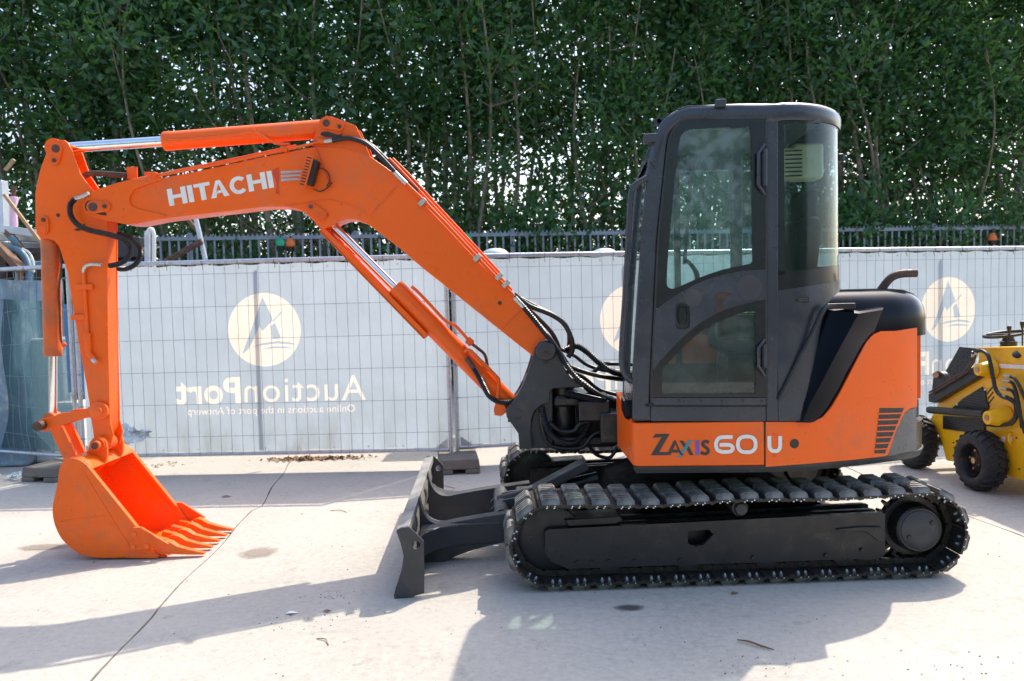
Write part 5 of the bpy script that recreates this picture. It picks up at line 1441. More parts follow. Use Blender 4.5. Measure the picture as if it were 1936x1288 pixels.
# model name on the skirt
def skirt_decal(polys, mat, name, on=SURF):
    for pl in polys:
        f3 = [SURF(x, y, 0.0025) for x, y in pl]
        nn_ = surf_n(f3[0])
        part(name, MB().loops(f3, [q - nn_ * 0.0018 for q in f3]), mat, hs)
def sc8(pl): return [(1200 + x / 5.378, 800 + y / 5.378) for x, y in pl]
skirt_decal([sc8([(210, 110), (355, 110), (245, 295), (340, 295), (325, 327), (163, 327), (275, 142), (180, 150)])], 'black_decal', 'letter')
skirt_decal([sc8([(325, 325), (362, 325), (388, 270), (415, 215), (415, 175), (398, 175)]), sc8([(415, 175), (472, 300), (500, 325), (470, 325), (440, 290), (415, 215)]), sc8([(388, 270), (430, 270), (445, 300), (376, 300)])], 'black_decal', 'letter')
skirt_decal([sc8([(452, 178), (492, 178), (520, 222), (500, 250)]), sc8([(528, 268), (548, 232), (598, 325), (556, 325)])], 'black_decal', 'letter')
skirt_decal([sc8([(545, 175), (592, 175), (470, 346), (430, 346)])], 'teal_decal', 'letter_stroke')
skirt_decal([sc8([(616, 174), (656, 174), (656, 326), (616, 326)])], 'violet_decal', 'letter')
def band(path, w):
    P_ = [Vector(q) for q in path]; L_, R_ = [], []
    for i in range(len(P_)):
        d = (P_[min(i + 1, len(P_) - 1)] - P_[max(i - 1, 0)]).normalized(); n = Vector((-d.y, d.x)) * w / 2
        L_.append(tuple(P_[i] + n)); R_.append(tuple(P_[i] - n))
    return L_ + R_[::-1]
sp2 = cr2([(752, 200), (735, 188), (705, 190), (690, 212), (705, 236), (735, 256), (748, 285), (730, 308), (700, 310), (672, 296)], 4)
skirt_decal([sc8(band(sp2, 32))], 'black_decal', 'letter')
six = cr2([(995, 142), (920, 142), (860, 150), (830, 190), (826, 225), (838, 268), (880, 290), (930, 293), (980, 284), (996, 255), (975, 226), (920, 220), (862, 222)], 4)
skirt_decal([sc8(band(six, 38))], 'white', 'letter')
zero = [(1138 + 90 * math.copysign(abs(math.cos(a)) ** .8, math.cos(a)), 216 + 80 * math.copysign(abs(math.sin(a)) ** .8, math.sin(a))) for a in np.linspace(0.01, 2 * math.pi + 0.005, 40)]
skirt_decal([sc8(band(zero, 38))], 'white', 'letter')
uu = cr2([(1368, 132), (1368, 200), (1371, 250), (1395, 280), (1423, 284), (1452, 280), (1474, 250), (1477, 200), (1477, 132)], 4)
skirt_decal([sc8(band(uu, 37))], 'white', 'letter')

# ---- cab --------------------------------------------------------------------------------
cab = bpy.data.objects.new('cab', None); COL.objects.link(cab); cab.parent = exc; BASE[cab.name] = BASE[exc.name]; cab.empty_display_size = 0.1
T1 = 0.06                                   # far side of the cab
us = lambda a, b, t: UW(a, t, b)
def UL(pts, t=T0): return [U(x, y, t) for x, y in pts]
pil_out = [(1196, 797), (1196, 764), (1195.6, 720), (1198.5, 661), (1204.6, 557), (1212, 454), (1221, 351), (1226, 300), (1231, 278), (1238, 256), (1246, 238), (1257, 223), (1282, 206)]
pil_in = [(1231, 797), (1229.5, 759), (1231, 720), (1233.5, 661), (1238.5, 557), (1243.5, 454), (1254, 351), (1261.5, 280), (1264.5, 262), (1269, 248), (1276, 238), (1286, 229.5), (1305.5, 223)]
for t0, t1 in ((T0, T0 + 0.075), (T1 - 0.06, T1)):
    part('front_pillar', MB().prism(UL(pil_out) + UL(pil_in)[::-1], us, t0, t1), 'cab', cab, bevel=0.014, seg=3)
    part('roof_rail', MB().prism(UL([(1281, 206), (1300, 199), (1471, 197), (1471, 217), (1437, 218), (1305.5, 223)]), us, t0 + .003, t1 - .003), 'cab', cab, bevel=0.004)
    part('rear_pillar', MB().prism(UL([(1449, 214), (1471, 214), (1471, 797), (1449, 797)]), us, t0 - .004, t1), 'cab', cab, bevel=0.007)
part('sill', MB().prism(UL([(1230, 797), (1449, 797), (1449, 768), (1238, 768), (1230, 760)]), us, T0 + .002, T0 + 0.07), 'cab', cab, bevel=0.004)
# door: glazed upper part, arched grey panel, dark lower window, kick strip
arch_u = [(1239, 586), (1262, 569), (1290, 551), (1330, 531), (1370, 519), (1410, 512), (1447, 510)]
arch_l = [(1234, 700), (1251, 679), (1285, 643), (1321, 612), (1360, 590), (1398, 577), (1446, 566)]
door_up = cr2([(1239.5, 584), (1239.5, 557), (1245, 454), (1255.5, 351), (1263, 282), (1266, 262), (1270.5, 249), (1277.5, 239), (1287, 231), (1306, 225)], 3) + [(1437, 220), (1444, 222), (1447, 227), (1447, 511)] + cr2(arch_u, 3)[::-1][1:-1]
glass_u = cr2([(1263, 480), (1274.5, 351), (1284, 270), (1287, 258), (1293, 250), (1305, 246), (1360, 242.5), (1408, 240.5), (1416, 243), (1420, 250), (1421, 330), (1423.5, 480), (1422, 496), (1412, 500), (1388, 505), (1360, 512), (1321, 526), (1285, 542), (1270, 546), (1261.5, 541), (1260.5, 528)], 3, True)
door = part('door', MB().plate(UL(door_up), [UL(glass_u)], us, T0 - .008, T0 + .028), 'seal', cab)
mid_p = [(1239.5, 586)] + cr2(arch_u, 3)[1:] + [(1447, 566)] + cr2(arch_l, 3)[::-1][1:] + [(1234, 660)]
hdl = cr2([(1276, 583), (1278, 576), (1284, 573), (1297, 574), (1303, 580), (1304, 612), (1300, 621), (1290, 623), (1280, 621), (1277, 614)], 2, True)
part('door_panel', MB().plate(UL(mid_p), [UL(hdl)], us, T0 - .010, T0 + .028), 'cab', cab)
part('door_handle', MB().prism(UL([(1283, 580), (1299, 581), (1300, 600), (1298, 614), (1284, 613), (1281, 597)]), us, T0 + .004, T0 + 0.020), 'seal', cab, bevel=0.006)
part('handle_cup', MB().prism(UL(hdl), us, T0 + 0.020, T0 + 0.030), 'cab', cab)
low_o = [(1234, 701)] + cr2(arch_l, 3)[1:] + [(1447, 751), (1233, 751)]
low_h = cr2([(1251, 700), (1285, 662), (1321, 630), (1360, 607), (1398, 593), (1428, 585)], 3) + [(1428, 744), (1251, 745)]
part('door_lower_border', MB().plate(UL(low_o), [UL(low_h)], us, T0 - .006, T0 + .028), 'seal', cab)
part('kick_strip', MB().prism(UL([(1231, 752), (1447, 752), (1447, 766), (1238, 766), (1232, 760)]), us, T0 - .010, T0 + .028), 'cab', cab, bevel=0.003)
for x in (1284, 1325, 1365, 1404, 1440):
    q = UP(x, 758, T0 - .010); part('screw', MB().cyl(q, q + Vector((0, -0.004, 0)), 0.006, seg=8), 'black', cab)
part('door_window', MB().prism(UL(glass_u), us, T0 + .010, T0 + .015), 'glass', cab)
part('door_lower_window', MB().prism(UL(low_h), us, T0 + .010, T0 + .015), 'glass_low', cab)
for ys in ((268, 372), (637, 715)):
    q0 = [UP(1446, ys[0] + 5, T0 - .012), UP(1434, ys[0] + 22, T0 - .04), UP(1434, ys[1] - 22, T0 - .04), UP(1446, ys[1] - 4, T0 - .012)]
    part('hinge_bar', MB().tube(q0, 0.009, 8), 'cab', cab)
    part('hinge', MB().cyl(UP(1446, ys[0] + 14, T0 - .02), UP(1446, ys[1] - 20, T0 - .02), 0.014, seg=12), 'cab', cab)
dl = [UP(x, y, T0 - .004) for x, y in cr2([(1447, 766), (1238, 766.5), (1232, 761), (1231.5, 720), (1234.5, 661), (1239, 570), (1244.5, 454), (1255, 351), (1262.5, 282), (1266, 261), (1271, 248), (1278, 238.5), (1288, 230), (1306, 224), (1437, 219), (1445.5, 221.5), (1448, 228), (1448, 500), (1448, 766)], 3)]
part('door_seal', MB().tube(dl, 0.0065, 6), 'black', cab)
# faded round stickers and rust on the door
for x, y, r_ in ((1416, 544, .066), (1310, 563, .048)):
    s_, z_ = U(x, y, T0); part('sticker_mark', MB().prism(circ(s_, z_, r_, 28), us, T0 - .0118, T0 - .0102), 'dark', cab)
part('rust_patch', MB().prism(UL(cr2([(1352, 588), (1356, 570), (1350, 560), (1362, 552), (1384, 556), (1372, 562), (1366, 575), (1368, 586), (1360, 590)], 3, True)), us, T0 - .0118, T0 - .0102), 'rust_dark', cab)
# rear quarter: curved skin and glass
def quarter(phi, off=0.0): return (0.330 + (0.450 + off) * math.sin(phi), -0.45 - (0.50 + off) * math.cos(phi))
PHI = np.linspace(0, math.pi / 2, 18)
def qrows(z0f, z1f, n=5, off=0.0, lo=0, hi=18):
    rows = []
    for ph in PHI[lo:hi]:
        a, b = quarter(ph, off); z0, z1 = z0f(ph), z1f(ph)
        rows.append([UW(a, b, z0 + (z1 - z0) * f) for f in np.linspace(0, 1, n)])
    a, b = quarter(math.pi / 2, off)
    if hi == 18:
        for tt in (-0.25, 0.0): rows.append([UW(a, tt, z0f(PHI[-1]) + (z1f(PHI[-1]) - z0f(PHI[-1])) * f) for f in np.linspace(0, 1, n)])
    return rows
def inwd(q):
    c = UW(0.25, -0.40, q.z); d = c - q; d.z = 0; return d.normalized()
zc0 = U(1460, 797, T0)[1]
gb = lambda ph: 1.575 + 0.055 * math.sin(ph)
part('rear_quarter_panel', MB().slab(qrows(lambda p_: zc0, gb), lambda q: inwd(q) * 0.03), 'cab', cab, angle=50)
ztopc = 2.505
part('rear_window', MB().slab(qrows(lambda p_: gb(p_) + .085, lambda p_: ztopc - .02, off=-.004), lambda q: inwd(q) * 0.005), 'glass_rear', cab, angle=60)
part('window_border', MB().slab(qrows(lambda p_: gb(p_) + .001, lambda p_: gb(p_) + .085 + 0.05 * max(0, .35 - p_), off=-.002), lambda q: inwd(q) * 0.006), 'seal', cab, angle=60)
part('window_border', MB().slab(qrows(lambda p_: ztopc - .05, lambda p_: ztopc, off=-.002), lambda q: inwd(q) * 0.006), 'seal', cab, angle=60)
part('window_border', MB().slab(qrows(lambda p_: gb(p_) + .08, lambda p_: ztopc - .05, off=-.002, lo=0, hi=2), lambda q: inwd(q) * 0.006), 'seal', cab)
s_, z_ = U(1515, 567, T0 + .03); qh = UW(s_, T0 + .03, z_)
part('latch_recess', MB().box(qh, (0.085, 0.02, 0.032), Rz(UA + .25)), 'black', cab, bevel=0.004)
part('latch', MB().box(qh + Vector((0, -0.012, 0)), (0.055, 0.012, 0.016), Rz(UA + .25)), 'cab', cab, bevel=0.004)
q_ = UP(1498, 600, T0 + .012); s_, z_ = U(1503, 615, T0); 
# roof: side profile lofted across, with rounded edges
prof_px = [(1226, 300), (1231, 276), (1238, 254), (1246, 236.5), (1257, 221.5), (1271, 209.5), (1282, 203.5), (1300, 197), (1352, 193), (1398, 191), (1463, 191), (1500, 194), (1528, 199)]
pr = [U(x, y, T0) for x, y in prof_px]
def zprof(s):
    if s <= pr[0][0]: return pr[0][1]
    for (a0, b0), (a1, b1) in zip(pr[:-1], pr[1:]):
        if a0 <= s <= a1: return b0 + (b1 - b0) * (s - a0) / max(1e-6, a1 - a0)
    return pr[-1][1]
ZT = max(b for a, b in pr)
sf_ = pr[0][0]
def ring(d):
    P_ = []
    front = [a for a, b in pr[:8]] + list(np.linspace(pr[7][0], 0.33, 8))[1:]
    for s in front: P_.append((s, T0 + d, s))
    for ph in PHI[1:]: P_.append((0.330 + (0.45 - d) * math.sin(ph), -0.45 - (0.50 - d) * math.cos(ph), 1.0))
    for t in np.linspace(-0.40, T1 - .16, 5): P_.append((0.780 - d, t, 1.0))
    for q in np.linspace(0, math.pi / 2, 6)[1:]: P_.append((0.62 - d + 0.16 * math.cos(q), T1 - .16 - d + 0.16 * math.sin(q), 1.0))
    for s in front[::-1]: P_.append((s, T1 - d, s))
    return P_
rows = []
for dz, d_ in ((-0.105, -.004), (-0.085, -.010), (-0.050, -.012), (-0.026, -.004), (-0.010, .016), (-0.003, .05), (0.0, .12), (0.004, .22), (0.006, .34)):
    row = []
    for s, t, k in ring(d_):
        fr_ = max(0.0, min(1.0, (0.05 - s) / 0.35)) if k < 0.9 else 0.0
        row.append(UW(s + (-dz) * 0.35 * fr_, t, (zprof(s) if k < .9 else ZT - 0.004) + dz * (1 - .45 * fr_) - (0.0 if k < .9 else 0.0)))
    rows.append(row)
rm = MB().grid(rows)
n_ = len(rows[0]); top_ = rows[-1]
nf = 15
h_ = n_ // 2
cap_rows = []
for i in range(h_):
    cap_rows.append([top_[i], top_[n_ - 1 - i]])
rm.grid(cap_rows)
part('roof', rm, 'cab', cab, angle=50)
part('headliner', MB().box(UW(0.17, -0.44, 2.47), (0.82, 0.90, 0.03), Rz(UA)), 'liner', cab)
part('roof_clip', MB().box(UP(1362, 196, T0 - .01), (0.055, 0.035, 0.04), Rz(UA)), 'cab', cab, bevel=0.004)
part('roof_clip', MB().box(UP(1541, 211, -0.80), (0.03, 0.03, 0.03), Rz(UA)), 'cab', cab, bevel=0.004)
part('lifting_eye', MB().lathe(UP(1246, 229, -0.55), (0, 1, 0), [(0, .013), (0, .026), (.02, .026), (.02, .013), (0, .013)], 16), 'cab', cab)
part('lamp_bracket', MB().box(UP(1231, 263, T0 + .03), (0.085, 0.08, 0.045), Rz(UA)), 'cab', cab, bevel=0.006)
# windscreen frame and glass on the front
fr_pts = [(1166, 640), (1164, 560), (1166, 503), (1171, 440), (1176, 377), (1184, 318), (1190, 297), (1200, 281), (1231, 246)]
sfront = []
for (x, y) in pil_out[1:-2]:
    sfront.append(U(x, y, T0))
glass_rows = [[UW(a + .025, t, b) for a, b in sfront] for t in np.linspace(T0 + .07, T1 - .055, 6)]
part('windscreen', MB().slab(glass_rows, Vector((0.005, 0, 0))), 'glass', cab, angle=60)
for z in (1.62,):
    a = [q for q in sfront if q[1] < z][-1][0]
    part('windscreen_bar', MB().box(UW(a + .05, (T0 + T1) / 2, z), (0.03, T1 - T0 - .14, 0.035), Rz(UA)), 'black', cab)
part('cowl', MB().box(UW(sfront[0][0] + .03, (T0 + T1) / 2, 0.98), (0.05, T1 - T0 - .10, 0.16), Rz(UA)), 'cab', cab, bevel=0.01)
part('front_header', MB().slab([[UW(a + .012, t, b) for a, b in [U(x, y, T0) for x, y in ((1226, 312), (1230, 284), (1240, 252), (1250, 236))]] for t in np.linspace(T0 + .06, T1 - .05, 5)], Vector((0.03, 0, -0.01))), 'cab', cab)
fg = [UP(1224, 336, T0 + .01), UP(1206, 346, T0 - .0), UP(1195, 358, T0 - .0), UP(1191, 385, T0 + .0), UP(1187, 470, T0 + .0), UP(1182, 560, T0 + .02), UP(1176, 650, T0 + .03), UP(1176, 690, T0 + .03), UP(1184, 712, T0 + .03), UP(1197, 722, T0 + .03)]
part('grab_rail', MB().tube(cr(fg, 5), 0.016, 12), 'cab', cab)
part('wiper_arm', MB().tube([UW(sfront[3][0] - .01, -0.3, 1.1), UW(sfront[6][0] - .01, -0.2, 1.9)], 0.006, 6), 'black', cab)
# far side of the cab with its two windows
far_o = UL(pil_in, T0)
fo_ = [(sfront[0][0] + .06, zc0), (0.33, zc0), (0.33, 2.49), (-0.05, 2.49), (-0.22, 2.40), (-0.30, 2.1), (-0.36, 1.6), (-0.37, 1.0)]
h1 = [(-0.30, 1.12), (-0.28, 1.60), (-0.24, 2.05), (-0.13, 2.36), (-0.09, 2.36), (-0.09, 1.12)]
h2 = [(-0.05, 1.12), (0.27, 1.12), (0.27, 2.36), (-0.05, 2.36)]
part('far_side', MB().plate(fo_, [h1, h2], us, T1 - .03, T1), 'cab', cab)
part('far_window', MB().prism(h1, us, T1 - .017, T1 - .012), 'glass', cab)
part('far_window', MB().prism(h2, us, T1 - .017, T1 - .012), 'glass', cab)
part('far_rear_panel', MB().box(UW(0.55, T1 - .01, 1.30), (0.46, 0.02, 0.85), Rz(UA)), 'cab', cab)
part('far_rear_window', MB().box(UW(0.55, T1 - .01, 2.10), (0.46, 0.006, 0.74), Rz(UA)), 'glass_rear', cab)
part('cab_floor', MB().box(UW(0.0, -0.42, 0.90), (0.74, 0.88, 0.04), Rz(UA)), 'track_black', cab)
# interior
part('seat_cushion', MB().box(UW(0.30, -0.46, 1.30), (0.46, 0.48, 0.14), Rz(UA)), 'seat', cab, bevel=0.04, seg=3)
part('seat_back', MB().box(UW(0.55, -0.46, 1.66), (0.13, 0.48, 0.66), Rz(UA) @ Matrix.Rotation(0.12, 3, 'Y')), 'seat', cab, bevel=0.05, seg=3)
part('headrest', MB().box(UW(0.60, -0.46, 2.06), (0.10, 0.28, 0.18), Rz(UA)), 'seat', cab, bevel=0.04, seg=3)
part('seat_base', MB().box(UW(0.32, -0.46, 1.06), (0.40, 0.40, 0.30), Rz(UA)), 'track_black', cab)
acb = UP(1522, 308, -0.58)
part('heater_box', MB().box(acb, (0.17, 0.16, 0.20), Rz(UA)), 'cream', cab, bevel=0.025, seg=3)
ag = UP(1493, 312, -0.60)
part('heater_grille', MB().box(ag, (0.10, 0.12, 0.17), Rz(UA)), 'cream', cab, bevel=0.008)
for i in range(7): part('grille_bar', MB().box(ag + Vector((0, -0.062, -0.07 + i * 0.023)), (0.095, 0.004, 0.007), Rz(UA)), 'grease_hole_shade', cab)
for tt in (-0.76, -0.16):
    part('console', MB().box(UW(0.22, tt, 1.38), (0.36, 0.13, 0.14), Rz(UA)), 'track_black', cab, bevel=0.02)
lv = UP(1388, 506, -0.72)
part('control_lever', MB().tube(cr([UP(1384, 530, -.72), UP(1386, 512, -.72), UP(1388, 498, -.72)], 3), 0.008, 8), 'black', cab)
part('lever_grip', MB().tube(cr([UP(1387, 502, -.72), UP(1390, 480, -.72), UP(1395, 455, -.72), UP(1396, 452, -.72)], 3), [0.014] * 4 + [0.018] * 5 + [0.012], 10), 'black', cab)
part('travel_lever', MB().tube(cr([UP(1318, 540, -.5), UP(1315, 515, -.5), UP(1304, 498, -.5), UP(1294, 491, -.5)], 4), 0.012, 8), 'black', cab)
part('travel_lever', MB().tube(cr([UP(1322, 560, -.35), UP(1319, 520, -.35), UP(1309, 503, -.35)], 4), 0.012, 8), 'black', cab)
part('inner_handrail', MB().tube(cr([UP(1294, 500, -.02), UP(1300, 420, -.02), UP(1308, 330, -.02), UP(1320, 300, -.02)], 4), 0.012, 8), 'liner', cab)
part('mirror', MB().box(UP(1586, 300, 0.10), (0.04, 0.10, 0.05), Rz(UA)), 'black', cab, bevel=0.01)

# ================================================================== yellow compact loader at the right
LO, LA = (3.50, 6.26), math.pi / 2 + 0.09
def LD(px, py, t): return frame_hit(px, py, LO, LA, t)
def LW(s, t, z): return frame_w(LO, LA, s, t, z)
def LP(px, py, t):
    s, z = LD(px, py, t); return LW(s, t, z)
ldr = thing('compact_loader', 'yellow compact wheel loader with black tyres behind the excavator tail', 'loader', (LO[0] + .4, LO[1] + .3, 0))
def lpart(name, mb, mat, parent=None, bevel=0.0, **k): return build(name, mb, M[mat], parent=parent or ldr, bevel=bevel, **k)
lf = lambda a, b, t: LW(a, t, b)
def LL(pts, t): return [LD(x, y, t) for x, y in pts]
TB = -0.20
body = LL([(1756, 796), (1776, 758), (1848, 713), (1849, 660), (1893, 659), (1936, 658), (1975, 662), (1990, 720), (1990, 880), (1960, 915), (1932, 909), (1905, 900), (1850, 880), (1788, 871), (1778, 830)], TB)
lpart('body', MB().prism(body, lf, TB, TB - 0.72), 'yellow', bevel=0.012)
# folded shoulder on top of the body
sh = LL([(1894, 659), (1918, 690), (1990, 692), (1990, 655), (1936, 657)], TB)
lpart('shoulder_plate', MB().prism(sh, lf, TB + 0.004, TB - .02), 'yellow', bevel=0.003)
lpart('top_plate', MB().prism(LL([(1850, 657), (1990, 655), (1990, 659), (1850, 661)], TB), lf, TB + .006, TB - .73), 'yellow', bevel=0.004)
# perforated guard and lift arm
pg = LL([(1814, 656), (1849, 659), (1846, 672), (1838, 690), (1768, 744), (1764, 735), (1790, 698)], TB - .30)
holes = []
ss_ = [q[0] for q in pg]; zs_ = [q[1] for q in pg]
for i in range(24):
    for j in range(18):
        s_ = min(ss_) + i * 0.034; z_ = min(zs_) + j * 0.046 + (0.023 if i % 2 else 0)
        holes.append([(s_ + .010 * math.cos(a), z_ + .014 * math.sin(a)) for a in (0.4, 1.97, 3.54, 5.11)])
def pin_(pl, q):
    c = False
    for (x0, y0), (x1, y1) in zip(pl, pl[1:] + pl[:1]):
        if (y0 > q[1]) != (y1 > q[1]) and q[0] < (x1 - x0) * (q[1] - y0) / (y1 - y0) + x0: c = not c
    return c
small = inset(pg, 0.02)
holes = [h for h in holes if all(pin_(small, q) for q in h)]
lpart('perforated_guard', MB().plate(pg, holes, lf, TB - .30, TB - .31), 'black')
la = LL([(1755, 745), (1829, 700), (1842, 692), (1852, 700), (1849, 713), (1765, 762), (1755, 760)], TB + .06)
lpart('lift_arm', MB().prism(la, lf, TB + .06, TB - .02), 'black', bevel=0.006)
lpart('lift_arm', MB().prism(la, lf, TB - .62, TB - .70), 'black', bevel=0.006)
lpart('arm_pipe', MB().tube([LP(1757, 742, TB + .06), LP(1826, 701, TB + .06), LP(1838, 682, TB + .06), LP(1840, 672, TB + .06)], 0.008, 8), 'rust')
lpart('arm_pipe', MB().tube([LP(1760, 745, TB + .08), LP(1829, 703, TB + .08), LP(1842, 684, TB + .08), LP(1844, 672, TB + .08)], 0.008, 8), 'rust')
for x, y in ((1839, 671), (1844, 671)): lpart('hose_coupling', MB().cyl(LP(x, y + 4, TB + .07), LP(x + 2, y - 6, TB + .07), 0.013, seg=10), 'zinc')
fb = LP(1769, 708, TB + .02)
lpart('front_lug', MB().prism(LL(cr2([(1763, 752), (1764, 715), (1768, 703), (1778, 703), (1785, 712), (1786, 735)], 3, True), TB + .02), lf, TB + .02, TB - .03), 'black', bevel=0.004)
lpart('lug_pin', MB().cyl(LP(1769, 709, TB + .02), LP(1769, 709, TB + .05), 0.024, seg=14), 'brass')
lpart('lift_cylinder', MB().cyl(LP(1757, 775, TB + .10), LP(1862, 783, TB + .10), 0.030, seg=18), 'black')
def boss(px, py, t, r, L, name):
    c = LP(px, py, t); ax = LW(0, -1, 0) - LW(0, 0, 0)
    o = lpart(name, MB().lathe(c, ax, [(0, r * .75), (0, r), (0.01, r * 1.04), (0.03, r * 1.08), (L, r * 1.7)], 24), 'yellow')
    lpart('pin_end', MB().cyl(c - ax * 0.008, c + ax * 0.01, r * 0.45, seg=14), 'brass', o)
boss(1848, 699, TB + .13, 0.046, 0.12, 'upper_boss')
boss(1866, 790, TB + .16, 0.050, 0.15, 'lower_boss')
# radiator grilles
def grille(pts, t, name):
    pl = LL(pts, t); o = lpart(name, MB().prism(pl, lf, t, t - .012), 'black', bevel=0.004)
    xs = [q[0] for q in pl]; zs = [q[1] for q in pl]
    mb = MB()
    for z in np.linspace(min(zs), max(zs), 12)[1:-1]:
        cr_ = []
        for (a0, b0), (a1, b1) in zip(pl, pl[1:] + pl[:1]):
            if (b0 > z) != (b1 > z): cr_.append(a0 + (a1 - a0) * (z - b0) / (b1 - b0))
        if len(cr_) >= 2: mb.tube([LW(min(cr_) + .015, t + .003, z), LW(max(cr_) - .015, t + .003, z)], 0.003, 5)
    lpart('grille_mesh', mb, 'seal', o, kind='stuff')
    return o
grille(cr2([(1797, 774), (1850, 735), (1856, 733), (1861, 737), (1864, 755), (1865, 779)], 2, True), TB + .012, 'upper_grille')
grille([(1782, 786), (1862, 791), (1861, 822), (1782, 811)], TB + .012, 'lower_grille')
for k in range(3):
    x, y = 1866 + k * 1.5, 736 + k * 9
    lpart('louvre', MB().prism(LL([(x, y + 8), (x + 10, y - 5), (x + 11.5, y - 3), (x + 1.5, y + 10)], TB), lf, TB + .003, TB - .002), 'grease_hole_shade')
for x, y in ((1862, 737), (1809, 765), (1857, 819)):
    lpart('grille_bolt', MB().cyl(LP(x, y, TB + .012), LP(x, y, TB + .02), 0.008, seg=8), 'bolt')
# hoses and couplings at the side
for pts, r_ in (([(1840, 668), (1848, 664), (1858, 664), (1868, 672), (1873, 690), (1877, 712), (1883, 737), (1895, 750), (1908, 754)], .015), ([(1908, 712), (1918, 716), (1926, 728), (1934, 745), (1945, 770)], .012), ([(1908, 721), (1916, 727), (1922, 745), (1928, 775), (1932, 810)], .012), ([(1903, 736), (1914, 740), (1921, 755), (1924, 780), (1915, 800), (1890, 805), (1866, 803)], .012), ([(1901, 750), (1914, 756), (1920, 770), (1918, 790), (1900, 803), (1872, 803)], .012), ([(1905, 753), (1920, 765), (1930, 790), (1938, 820)], .013)):
    P_ = cr([LP(x, y, TB + .07) for x, y in pts], 5); lpart('hose', MB().tube(P_, r_, 8), 'black')
for x, y in ((1905, 711), (1905, 720), (1899, 735), (1897, 749)):
    lpart('hose_coupling', MB().cyl(LP(x - 6, y - 1, TB + .06), LP(x + 6, y + 1, TB + .07), 0.014, seg=10), 'zinc')
# steering wheel and levers
sc0 = LP(1900, 632, TB - .36)
ring = [sc0 + Vector((0.15 * math.cos(a), 0.15 * math.sin(a), 0.0 + 0.02 * math.cos(a))) for a in np.linspace(0, 2 * math.pi, 33)]
stw = lpart('steering_wheel', MB().tube(ring, 0.014, 8), 'black')
lpart('spoke', MB().box(sc0, (0.28, 0.04, 0.012)), 'black', stw)
lpart('column_boot', MB().lathe(sc0 + Vector((0.03, 0, -0.13)), (0, 0, 1), [(0, .065), (.03, .07), (.035, .06), (.07, .064), (.075, .052), (.12, .03)], 18), 'black')
for x, y0, y1 in ((1908, 640, 622), (1933, 640, 614)):
    lpart('lever', MB().cyl(LP(x, y0 + 14, TB - .30), LP(x, y1, TB - .30), 0.006, seg=8), 'black')
    lpart('lever_knob', MB().lathe(LP(x, y1 + 8, TB - .30), (0, 0, 1), [(0, .008), (.02, .013), (.045, .018), (.058, .014), (.062, .004)], 12), 'black')
q = LP(1924, 671, TB + .006); lpart('filler_cap', MB().lathe(q, (-0.5, -0.5, 0.7), [(0, .034), (.012, .034), (.016, .028)], 18), 'black')
lpart('side_stripe', MB().prism(LL([(1888, 689), (1891, 687.5), (1990, 694), (1990, 701), (1892, 696)], TB + .005), lf, TB + .007, TB + .0055), 'white')
for x in (1898, 1911): lpart('warning_label', MB().prism(LL([(x - 5, 825), (x + 3, 826), (x + 3, 836), (x - 5, 835)], TB), lf, TB + .002, TB + .001), 'white')
lpart('tie_loop', MB().tube(cr([LP(1913, 818, TB), LP(1908, 822, TB + .03), LP(1908, 836, TB + .03), LP(1914, 842, TB)], 4), 0.008, 8), 'yellow')
for x, y in ((1922, 828), (1927, 887), (1803, 837)): lpart('body_bolt', MB().cyl(LP(x, y, TB), LP(x, y, TB + .004), 0.008, seg=8), 'grease_hole_shade')
# wheels: tyre with chevron lugs, rim, nuts
def wheel(px, py, name_label=None):
    s_, z_ = LD(px, py, -.03); r0 = 0.232
    c = LW(s_, 0, r0); ax = LW(0, -1, 0) - LW(0, 0, 0)
    w = bpy.data.objects.new('wheel', None); COL.objects.link(w); w.parent = ldr; BASE[w.name] = BASE[ldr.name]; w.empty_display_size = 0.1
    lpart('tyre', MB().lathe(c, ax, [(0.03, .125), (0.012, .135), (0.0, .16), (0.004, .19), (0.025, .212), (0.06, .220), (0.13, .220), (0.165, .212), (0.186, .19), (0.19, .16), (0.17, .125)], 40, cap=False), 'tyre', w)
    u = ax.cross(Vector((0, 0, 1))).normalized(); v = Vector((0, 0, 1))
    lugs = MB()
    for i in range(20):
        for half in (0, 1):
            a0 = 2 * math.pi * (i + 0.5 * half) / 20
            pa = []
            for h, da, rr_ in ((0.012, 0.0, .205), (0.05, 0.10, .222), (0.10, 0.20, .222)):
                hh = h if half == 0 else 0.19 - h
                for wd, ex_ in ((-0.045, 0), (0.045, 0), (0.035, .013), (-0.035, .013)):
                    a = a0 + da + wd; pa.append(c + ax * hh + (u * math.cos(a) + v * math.sin(a)) * (rr_ + ex_ - .002))
            for k in range(2):
                A, B = pa[4 * k:4 * k + 4], pa[4 * k + 4:4 * k + 8]
                lugs.loops(A, B)
    lpart('tread_lugs', lugs, 'tyre', w, kind='stuff')
    lpart('rim', MB().lathe(c, ax, [(0.022, .126), (0.010, .120), (0.030, .112), (0.085, .098), (0.09, .05), (0.075, .04), (0.075, .005)], 32, cap=False), 'rim', w)
    lpart('hub', MB().lathe(c + ax * 0.085, -ax, [(0, .032), (.01, .028), (.05, .024), (.053, .01)], 20), 'brass', w)
    for i in range(5):
        a = 2 * math.pi * i / 5 + .5; q = c + ax * 0.085 + (u * math.cos(a) + v * math.sin(a)) * 0.075
        lpart('wheel_nut', MB().cyl(q, q - ax * 0.025, 0.011, seg=6), 'brass', w)
wheel(1838, 878); 
s_n, _ = LD(1838, 878, -.03)
def wheel_at(s_):
    global LD
    keep = LD
    LD = lambda a, b, t: (s_, 0.23)
    wheel(0, 0); LD = keep
wheel_at(s_n + 0.86)
